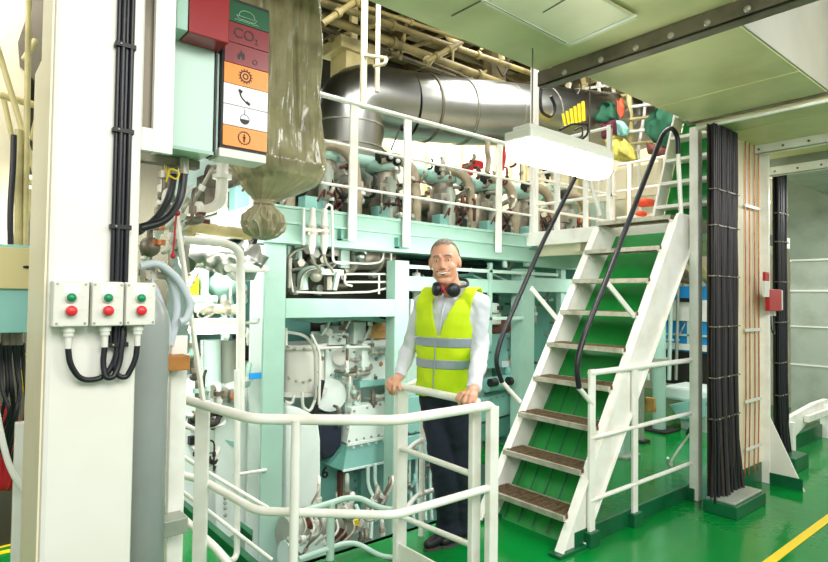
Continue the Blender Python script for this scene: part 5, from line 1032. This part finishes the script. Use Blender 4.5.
part('triangle_rib', MB().prism([PY(226, 440, 3.84), PY(235, 442, 3.84), PY(235, 449, 3.84)], (0, .02, 0)), 'teal', ec)
part('hinge', pbolts([(214, 468), (214, 471), (225, 498), (225, 503), (225, 508), (225, 515)], 3.84, .012), 'galv', ec)
wl = thing('white_side_casing', 'plain white casing with dark slots at the far left of the bay, behind slanted bar', 'casing', PY(200, 440, 4.0))
part('panel', pbox(166, 380, 214, 530, 4.1, .3), 'wmint', wl, .006)
for (a, b, c, d) in ((190, 418, 197, 424), (190, 437, 196, 445), (213, 418, 218, 426), (213, 430, 217, 450)): part('slot', pbox(a, b, c, d, 4.05, .05), 'ink', wl)
single('blue_tape', pbox(250, 373, 263, 379, 3.62, .02), 'blue', 'short blue tape strip left of the corner column', 'tape')
single('tan_door', pbox(255, 318, 262, 377, 3.9, .05), 'brown', 'narrow tan door edge just left of the corner column', 'panel')
single('bay_floor_kerb', MB().prism([PZ(239, 525, .05), PZ(252, 536, .05), PZ(253, 530, .05), PZ(240, 521, .05)], (0, 0, -.05)), 'kerb', 'dark green raised kerb piece on the small deck area at lower left', 'kerb')

def fittings(n_, x0, x1, y0_, y1_, ya, yb, label, group, mats, seed, rr_=(.006, .02)):
    R_ = random.Random(seed)
    for i in range(n_):
        px = R_.uniform(x0, x1); py = R_.uniform(y0_, y1_); q = PY(px, py, R_.uniform(ya, yb)); L_ = R_.uniform(.05, .22)
        d = R_.choice([V((1, 0, 0)), V((0, 0, 1)), V((0, 0, -1)), V((.3, -.3, .8))]); t = thing('machine_fitting', label, 'fitting', q, group); r_ = R_.uniform(*rr_)
        part('body', MB().tube([q+V((0, .06, 0)), q, q+d*L_, q+d*L_+V((.03, .05, .02))], r_, 8, .03), R_.choice(mats), t)
        part('nut', MB().cyl(q+d*L_*.4-d*.014, q+d*L_*.4+d*.014, r_*1.8, n=6), R_.choice(mats), t)
fittings(26, 322, 396, 326, 410, 3.82, 3.94, 'small pipe fitting on the white engine side left of the man', 'small fittings on the engine side', ['boxg', 'galv', 'pmint', 'bracket', 'steel'], 3)
fittings(26, 500, 560, 262, 400, 3.85, 4.1, 'small pipe fitting behind the left stair stringer', 'small fittings behind the stairs', ['galv', 'pmint', 'bracket', 'steel', 'dteal'], 4)
fittings(30, 186, 250, 262, 400, 3.4, 4.4, 'small pipe fitting in the bay left of the corner column', 'small fittings in the left bay', ['boxg', 'galv', 'mint', 'bracket', 'wmint', 'blackm'], 5)
fittings(34, 288, 400, 500, 556, 3.15, 3.5, 'small twisted pipe low in the engine pit', 'small pipes in the pit', ['boxg', 'steel', 'oily', 'bracket', 'galv'], 6)
fittings(20, 400, 480, 440, 515, 3.8, 3.95, 'small pipe fitting at the engine base behind the man', 'small fittings at the engine base', ['boxg', 'steel', 'bracket', 'teal'], 7)
fittings(44, 322, 560, 165, 215, 3.92, 4.05, 'small dark pipe fitting between the cylinder tops behind the platform railing', 'small fittings between the cylinder tops', ['oily', 'rust', 'blackm', 'steel', 'boxg', 'ink'], 21)
fittings(16, 410, 520, 276, 300, 3.85, 4.2, 'small pipe fitting in the dark recess right of the man', 'small fittings in the dark recess', ['steel', 'bracket', 'teal', 'boxg'], 8)
fittings(14, 172, 215, 405, 470, 3.6, 3.95, 'small fitting behind the thin railing at lower left', 'small fittings at lower left', ['blackm', 'boxg', 'bracket'], 9)
fittings(16, 140, 200, 190, 262, 2.1, 2.6, 'small pipe fitting behind the grey cylinder below the signal cabinet', 'small fittings below the signal cabinet', ['boxg', 'steel', 'white2', 'bracket', 'white2'], 10)
fittings(26, 654, 690, 235, 380, 3.5, 4.4, 'small valve fitting right of the stairs', 'small fittings right of the stairs', ['galv', 'steel', 'pmint', 'bracket'], 12)
single('stay_rod', MB().tube([PY(234, 475, 3.5), PY(266, 470, 3.6)], .012, 6), 'boxg', 'thin horizontal rod joining the corner column to the white cabinet at left', 'rod')
# ================================================================ THE MAN
def remesh(mb, vox, smooth=4, fac=.5):
    o = mesh_obj('tmp', mb, 'skin', V((0, 0, 0)))
    r = o.modifiers.new('r', 'REMESH'); r.mode = 'VOXEL'; r.voxel_size = vox; r.use_smooth_shade = True
    if smooth: s_ = o.modifiers.new('s', 'SMOOTH'); s_.factor = fac; s_.iterations = smooth
    bpy.context.view_layer.update()
    me = bpy.data.meshes.new_from_object(o.evaluated_get(bpy.context.evaluated_depsgraph_get()))
    out = MB(); out.add([v.co.copy() for v in me.vertices], [tuple(p.vertices) for p in me.polygons], True)
    m0 = o.data; bpy.data.objects.remove(o); bpy.data.meshes.remove(me); bpy.data.meshes.remove(m0)
    return out
def cull(mb, keep):
    k = [keep(p) for p in mb.v]; idx = {}; out = MB(); vs = []; fs = []
    for f in mb.f:
        if all(k[i] for i in f):
            g = []
            for i in f:
                if i not in idx: idx[i] = len(vs); vs.append(mb.v[i])
                g.append(idx[i])
            fs.append(tuple(g))
    return out.add(vs, fs, True)
def wrinkle(mb, amp, fr, seed=0):
    for i, p in enumerate(mb.v):
        mb.v[i] = p + V((noise.noise(p*fr+V((seed, 0, 0))), noise.noise(p*fr+V((0, seed+3, 0))), 0))*amp
    return mb
UP = V((0, 0, 1)); S_ = V((-.40, .917, 0)).normalized(); F_ = V((-.917, -.40, 0)).normalized()
HIP = V((2.214, 2.377, .93)); SHO = V((2.115, 2.225, 1.42))
AX = (SHO-HIP)
def tor(t, a, off=0, rings=((-.22, .145, .11), (-.1, .150, .115), (.08, .150, .115), (.3, .150, .116), (.55, .170, .122), (.75, .180, .120), (.88, .175, .108), (.97, .135, .088), (1.04, .085, .068))):
    for i in range(len(rings)-1):
        if t <= rings[i+1][0] or i == len(rings)-2:
            u = (t-rings[i][0])/(rings[i+1][0]-rings[i][0]); w = rings[i][1]*(1-u)+rings[i+1][1]*u; d = rings[i][2]*(1-u)+rings[i+1][2]*u; break
    return HIP + AX*t + S_*((w+off)*math.sin(a)) + F_*((d+off)*math.cos(a))
def torso_mb(off=0, t0=-.22, t1=1.04, n=32, mb=None):
    mb = mb or MB(); vs = []; ts = [t0+(t1-t0)*k/20 for k in range(21)]
    for t in ts:
        for k in range(n): vs.append(tor(t, 2*PI*k/n, off))
    m = len(ts)
    return mb.add(vs, [(i*n+k, i*n+(k+1) % n, (i+1)*n+(k+1) % n, (i+1)*n+k) for i in range(m-1) for k in range(n)] + [tuple(range(n))[::-1], tuple(range((m-1)*n, m*n))], True)
shR = SHO + S_*.165 + UP*-.02; shL = SHO - S_*.150 + UP*-.02
elR = PD(409, 349, 3.27); wrR = PD(399.5, 377, 3.17)
elL = PD(480, 350, 3.0); wrL = PD(474, 389.5, 2.75)
HD = V((2.035, 2.203, 1.609))
fh = V((-.77, -.64, -.06)).normalized(); sh_ = V((fh.y*-1, fh.x, 0)).normalized()
if sh_.dot(S_) < 0: sh_ = -sh_
uh = fh.cross(sh_); uh = uh if uh.z > 0 else -uh
uh = (uh + sh_*.06).normalized(); sh_ = (sh_ - uh*sh_.dot(uh)).normalized()
HM = Matrix((sh_, fh, uh)).transposed()
def H(x, y, z): return HD + sh_*x + fh*y + uh*z
kR = PD(443, 468, 3.24); kL = PD(459, 467, 3.30); anR = PZ(448, 541, 0)+UP*.10; anL = PZ(463, 538, 0)+UP*.10
hR = HIP + S_*.07 - UP*.05; hL = HIP - S_*.075 - UP*.05
fd = V((-.96, -.12, 0)).normalized()

man = thing('person', 'smiling grey-haired man in yellow hi-vis vest and white shirt leaning on the railing', 'person', (2.3, 2.5, 0))
b = MB()
torso_mb(-.02, -.1, 1.0, 20, b)
b.cap(SHO+UP*.02+F_*.0, H(0, -.025, -.05), .060, .053)
b.ball(H(0, -.012, .028), (.074, .094, .096), 28, 20, HM)
b.ball(H(0, .018, -.030), (.062, .070, .074), 24, 16, HM)
b.cap(H(-.010, .060, -.088), H(.010, .060, -.088), .021, .021)
for s_ in (-1, 1):
    b.cap(H(.046*s_, .005, -.060), H(.016*s_, .052, -.090), .021, .019)
    b.ball(H(.034*s_, .056, -.022), (.024, .026, .024), 14, 10, HM)
    b.ball(H(.076*s_, -.008, -.002), (.010, .019, .031), 14, 10, HM)
    b.cap(H(.014*s_, .082, .034), H(.042*s_, .070, .034), .010, .010)
    b.ball(H(.010*s_, .098, -.026), (.010, .010, .008), 10, 8, HM)
b.cap(H(0, .086, .022), H(0, .106, -.018), .008, .0125)
b.cap(H(-.02, .078, -.055), H(.02, .078, -.055), .016, .016)
# arms
for a_, e_, w_ in ((shR, elR, wrR), (shL, elL, wrL)):
    b.cap(SHO+(a_-SHO)*.5, a_, .05, .05); b.cap(a_, e_, .042, .030); b.cap(e_, w_, .031, .025)
# hands
def hand(w, kn, mids, tips, thumb, mb):
    kc = sum(kn, V())/4
    mb.cap(w, w.lerp(kc, .45), .025, .027)
    for k_ in kn: mb.cap(w.lerp(k_, .35), k_, .016, .0125, 10)
    for k_, m_, t_ in zip(kn, mids, tips): mb.cap(k_, m_, .0105, .0095, 10); mb.cap(m_, t_, .0095, .008, 10)
    mb.cap(w.lerp(kc, .3), thumb[0], .017, .012, 10); mb.cap(thumb[0], thumb[1], .0115, .009, 10)
knR = [PD(x, y, d) for x, y, d in ((388.5, 380.5, 3.16), (389.5, 383, 3.13), (391.5, 384.5, 3.10), (394.5, 385.5, 3.07))]
miR = [PD(x, y, d) for x, y, d in ((386.5, 386, 3.15), (388, 388.5, 3.12), (390.5, 389.5, 3.09), (394, 390, 3.06))]
tiR = [PD(x, y, d) for x, y, d in ((388.5, 390.5, 3.18), (390, 393.5, 3.15), (392.5, 394.5, 3.12), (395.5, 394, 3.09))]
hand(wrR, knR, miR, tiR, (PD(399, 385, 3.10), PD(400, 390, 3.07)), b)
knL = [PD(x, y, d) for x, y, d in ((463, 394.5, 2.70), (467, 395, 2.67), (471.2, 395.5, 2.655), (475.2, 396.5, 2.66))]
miL = [PD(x, y, d) for x, y, d in ((459.5, 399.5, 2.69), (464, 401.5, 2.65), (469, 402.5, 2.64), (474, 402, 2.645))]
tiL = [PD(x, y, d) for x, y, d in ((459.5, 406, 2.70), (463.7, 408, 2.665), (468.8, 408.6, 2.655), (474, 407, 2.66))]
hand(wrL, knL, miL, tiL, (PD(460, 394, 2.76), PD(456.5, 399, 2.74)), b)
# legs and feet inside the clothes
for h_, k_, a_ in ((hR, kR, anR), (hL, kL, anL)):
    b.cap(h_, k_, .075, .05); b.cap(k_, a_, .048, .035); b.cap(a_-UP*.05, a_+fd*.12-UP*.065, .033, .025)
body = remesh(b, .0042, 3, .5)
part('body', body, 'skin', man)
# face details
for s_ in (-1, 1):
    e = part('eye', MB().ball(H(.030*s_, .0775, .014), (.0105, .008, .0045), 14, 10, HM), 'eye', man)
    part('iris', MB().ball(H(.030*s_, .0850, .0135), (.0042, .0028, .0040), 10, 8, HM), 'iris', e)
    part('eyebrow', MB().tube([H(.014*s_, .094, .034), H(.028*s_, .093, .040), H(.044*s_, .080, .034)], .0035, 6, .01), 'hair', man)
    part('eyelid', MB().tube([H(.018*s_, .0835, .0165), H(.030*s_, .0875, .0225), H(.043*s_, .0765, .0165)], .0028, 6, .012), 'skin', man)
part('mouth', MB().tube([H(-.028, .076, -.044), H(-.013, .0885, -.053), H(.013, .0885, -.053), H(.028, .076, -.044)], .0078, 8, .01), 'mouth', man)
mo = part('teeth', MB().tube([H(-.024, .0835, -.0465), H(-.011, .0935, -.0520), H(.011, .0935, -.0520), H(.024, .0835, -.0465)], .0042, 8, .01), 'teeth', man)
part('lips', MB().tube([H(-.031, .076, -.040), H(-.012, .092, -.0455), H(0, .0945, -.0462), H(.012, .092, -.0455), H(.031, .076, -.040)], .0024, 7, .01).tube([H(-.031, .076, -.041), H(-.014, .0905, -.0610), H(.014, .0905, -.0610), H(.031, .076, -.041)], .0032, 7, .014), 'lips', man)
hb = MB().ball((0, 0, 0), (.0785, .0985, .1), 48, 36)
HI = HM.transposed()
hair = MB(); keepf = []
loc = hb.v
for i, p in enumerate(loc):
    pass
def hk(p):
    x, y, z = p
    if y > .045: return z > .064 + (.05-abs(x))*.0 + noise.noise(p*60)*.006
    if y > .0: return z > .01 + y*1.35 + noise.noise(p*60)*.006
    return z > -.055 + max(0, y+.03)*2 + noise.noise(p*60)*.005
hc_ = cull(hb, hk)
hc_.v = [H(0, -.012, .028) + HM @ (p*(.995+.01*noise.noise(p*120))) for p in hc_.v]
ho = part('hair', hc_, 'hair', man)
# shirt
b = MB(); torso_mb(.006, -.12, 1.02, 32, b)
for a_, e_, w_ in ((shR, elR, wrR), (shL, elL, wrL)):
    b.cap(SHO+(a_-SHO)*.25+UP*.035, a_, .050, .056); b.cap(a_, e_, .057, .047); b.cap(e_, w_.lerp(e_, .18), .048, .036); b.cyl(w_.lerp(e_, .30), w_.lerp(e_, .02), .038, .037, 18)
shirt = wrinkle(remesh(b, .008, 4), .010, 12); wrinkle(shirt, .005, 28, 3)
shirt = cull(shirt, lambda p: (p-(SHO+UP*.07)).length > .062 and not ((p-HIP).dot(UP)/AX.z < -.05 and abs((p-HIP-AX*((p.z-HIP.z)/AX.z)).dot(S_)) < .2))
so = part('shirt', shirt, 'shirt', man)
cb_ = MB(); n_ = 28; vs = []
for j, (h_, r_) in enumerate(((.03, .078), (.075, .070), (.082, .070), (.05, .080), (.035, .088))):
    for k in range(n_+1):
        a = .28 + (2*PI-.56)*k/n_
        vs.append(SHO + UP*(h_ - .03*max(0, math.cos(a)) + .012*max(0, -math.cos(a))) + S_*(r_*math.sin(a)) + F_*(r_*math.cos(a)*.92))
cb_.add(vs, [(j*(n_+1)+k, j*(n_+1)+k+1, (j+1)*(n_+1)+k+1, (j+1)*(n_+1)+k) for j in range(4) for k in range(n_)], True)
part('collar', cb_, 'shirt', so).modifiers.new('sol', 'SOLIDIFY').thickness = .003
part('placket', MB().tube([tor(t, 0, .012) for t in (.45, .6, .75, .88, .96)], .006, 6), 'shirt', so)
# vest : same torso volume let out a little, opened at neck, armholes and hem
def vest_vol(off):
    b = MB(); torso_mb(off, -.34, 1.0, 40, b)
    for a_ in (shR, shL): b.cap(SHO+(a_-SHO)*.2+UP*.04, SHO+(a_-SHO)*.95+UP*.0, .045+off, .058+off)
    return b
def tf(p):
    d = p-HIP; t = d.z/AX.z; q = d-AX*t; return t, q.dot(S_), q.dot(F_)
def vkeep(p, lo=-9, hi=9):
    t, x, y = tf(p)
    if t < lo or t > hi: return False
    if t > 1.13: return False
    if y > 0 and t > .62 and abs(x-.006) < (t-.62)*.165+.003: return False
    if y <= 0 and t > 1.0 and abs(x) < .06: return False
    if t > .62 and (x > .172 or x < -.142 - .03*max(0, (.8-t)*5)): return False
    hem = -.10 + (.09*math.exp(-((x-.012)/.035)**2) - .02*math.cos((x-.012)*38) if y > 0 else 0)
    if t < hem: return False
    return True
vv_ = wrinkle(remesh(vest_vol(.020), .006, 6), .008, 12, 8)
vv = cull(vv_, vkeep)
vo = part('hi_vis_vest', vv, 'vest', man); s_ = vo.modifiers.new('sol', 'SOLIDIFY'); s_.thickness = .004; s_.offset = 1
for lo_, hi_ in ((.25, .355), (.49, .60)):
    tp_ = cull(vv_, lambda p: vkeep(p, lo_, hi_)); cen = lambda p: (HIP+AX*tf(p)[0])
    tp_.v = [p + (p-cen(p)).normalized()*.006 for p in tp_.v]
    part('reflective_stripe', tp_, 'tape', vo).modifiers.new('sol', 'SOLIDIFY').thickness = .002
part('zip', MB().tube([tor(t, .07, .031) for t in (.0, .1, .2, .3, .4, .5, .6)], .0035, 6), 'tape', vo)
# trousers
b = MB(); 
vs = []
torso_mb(-.002, -.16, .06, 28, b)
for h_, k_, a_ in ((hR, kR, anR), (hL, kL, anL)):
    b.cap(h_-UP*.03, k_, .088, .070); b.cap(k_, a_+UP*.03, .074, .066); b.cyl(a_+UP*.06, a_-UP*.055, .066, .070, 20)
tro = wrinkle(remesh(b, .009, 5), .014, 9, 2); wrinkle(tro, .006, 25)
part('trousers', tro, 'trouser', man)
for a_ in (anR, anL):
    g = V((a_.x, a_.y, 0)); b = MB(); b.ball(g-fd*.03+UP*.045, (.045, .045, .045)); b.cap(g-fd*.02+UP*.05, g+fd*.10+UP*.04, .042, .036); b.cap(g+fd*.10+UP*.038, g+fd*.175+UP*.032, .038, .028); b.cyl(g+UP*.05, g+UP*.10, .044)
    sh2 = remesh(b, .006, 3); sh2.v = [V((p.x, p.y, max(p.z, .012))) for p in sh2.v]; so_ = part('shoe', sh2, 'shoe', man)
    b = MB(); pl_ = []
    sd_ = V((-fd.y, fd.x, 0))
    for u, w in ((-.075, 0), (-.06, .03), (0, .040), (.08, .042), (.16, .036), (.20, .015), (.205, 0)): pl_.append((u, w))
    poly_ = [g+fd*u+sd_*w for u, w in pl_] + [g+fd*u-sd_*w for u, w in reversed(pl_[1:-1])]
    b.prism([p+UP*.001 for p in poly_], (0, 0, .014)); part('sole', b, 'sole', so_)
# ear defenders
em = thing('ear_defenders', 'black ear defenders with red inner cushions worn around the man\'s neck', 'ear defenders', SHO+UP*.08)
cR = PD(435.8, 289, 2.93); cL = PD(454, 290, 2.885); d_ = (cL-cR).normalized()
for c_, s2 in ((cR, -1), (cL, 1)):
    ax_ = (d_*s2*.75 + F_*.66).normalized()
    cu_ = part('ear_cup', MB().lathe(c_-ax_*.02, ax_, [(.030, 0), (.036, .008), (.037, .020), (.031, .032), (.016, .037), (.001, .038)], 24), 'black', em)
    part('cushion', MB().lathe(c_-ax_*.03, ax_, [(.022, 0), (.031, .0), (.033, .008), (.028, .012)], 24), 'dred', cu_, label='red cushion')
part('headband', MB().tube([cR-d_*.0+UP*.01+F_*.01, SHO+S_*.09+UP*.075, SHO-F_*.075+UP*.11+S_*.05, SHO-F_*.075+UP*.11-S_*.05, SHO-S_*.09+UP*.075, cL+UP*.01+F_*.01], .008, 8, .05), 'black', em)
part('red_clip', MB().tube([cR+d_*.028+UP*.02, cR+d_*.045-UP*.005, cR+d_*.05-UP*.02], .008, 8, .01).tube([cL-d_*.03+UP*.02, cL-d_*.048+UP*.0], .007, 8), 'red', em, label='red clips')

# ================================================================ LIGHT
def area(name, loc, tgt, sx, sy, power, col=(1, .985, .95)):
    l = bpy.data.lights.new(name, 'AREA'); l.shape = 'RECTANGLE'; l.size = sx; l.size_y = sy; l.energy = power; l.color = col
    o = bpy.data.objects.new(name, l); COL.objects.link(o); o.location = loc
    o.rotation_euler = (V(tgt)-V(loc)).to_track_quat('-Z', 'Y').to_euler(); return o
area('area_lamp', (.2, -.9, 2.9), (2.5, 3.0, 1.0), 2.0, 1.2, 62)
area('area_lamp', (-1.2, 2.2, 2.5), (1.6, 4.2, .8), 1.2, 1.2, 20)
area('area_lamp', (2.6, -1.2, 3.0), (3.6, 2.2, .5), 1.6, .8, 55)
area('area_lamp', (7.6, 4.2, 4.7), (8.8, 5.4, 3.2), 1.2, .8, 60)  # unseen lamp added to brighten the dim right wall
area('area_lamp', (2.9, 2.9, 1.75), (3.0, 4.3, .3), 1.6, .3, 15)  # unseen lamp added to lighten the engine pit
area('area_lamp', (1.0, 3.4, 1.9), (1.0, 5.2, .3), .8, .5, 48)  # unseen lamp added to wash out the left bay
area('area_lamp', (5.2, 3.4, 4.5), (5.6, 3.6, 2.0), 2.5, 1.2, 80)
area('area_lamp', (5.0, 6.2, 4.0), (5.0, 6.45, 2.9), 5.0, .2, 110)  # added lamp hidden behind the exhaust duct, brightens the ribbed bulkhead
area('area_lamp', (2.6, 3.0, 4.0), (3.2, 4.4, 2.3), 2.0, .6, 40)
area('area_lamp', (7.0, 1.0, 2.5), (6.6, .9, 0), 1.2, .6, 40)
area('area_lamp', (5.6, 3.0, 1.75), (5.8, 3.2, 0), 1.2, .8, 20)
area('area_lamp', (0, 3.2, 3.0), (0.2, 3.6, 1.0), .8, .8, 7)
w = bpy.data.worlds.new('world'); SC.world = w; w.use_nodes = True
w.node_tree.nodes['Background'].inputs[0].default_value = (1, .98, .94, 1); w.node_tree.nodes['Background'].inputs[1].default_value = .62
SC.view_settings.view_transform = 'Standard'; SC.view_settings.look = 'None'; SC.view_settings.gamma = 1; SC.view_settings.exposure = 0.26
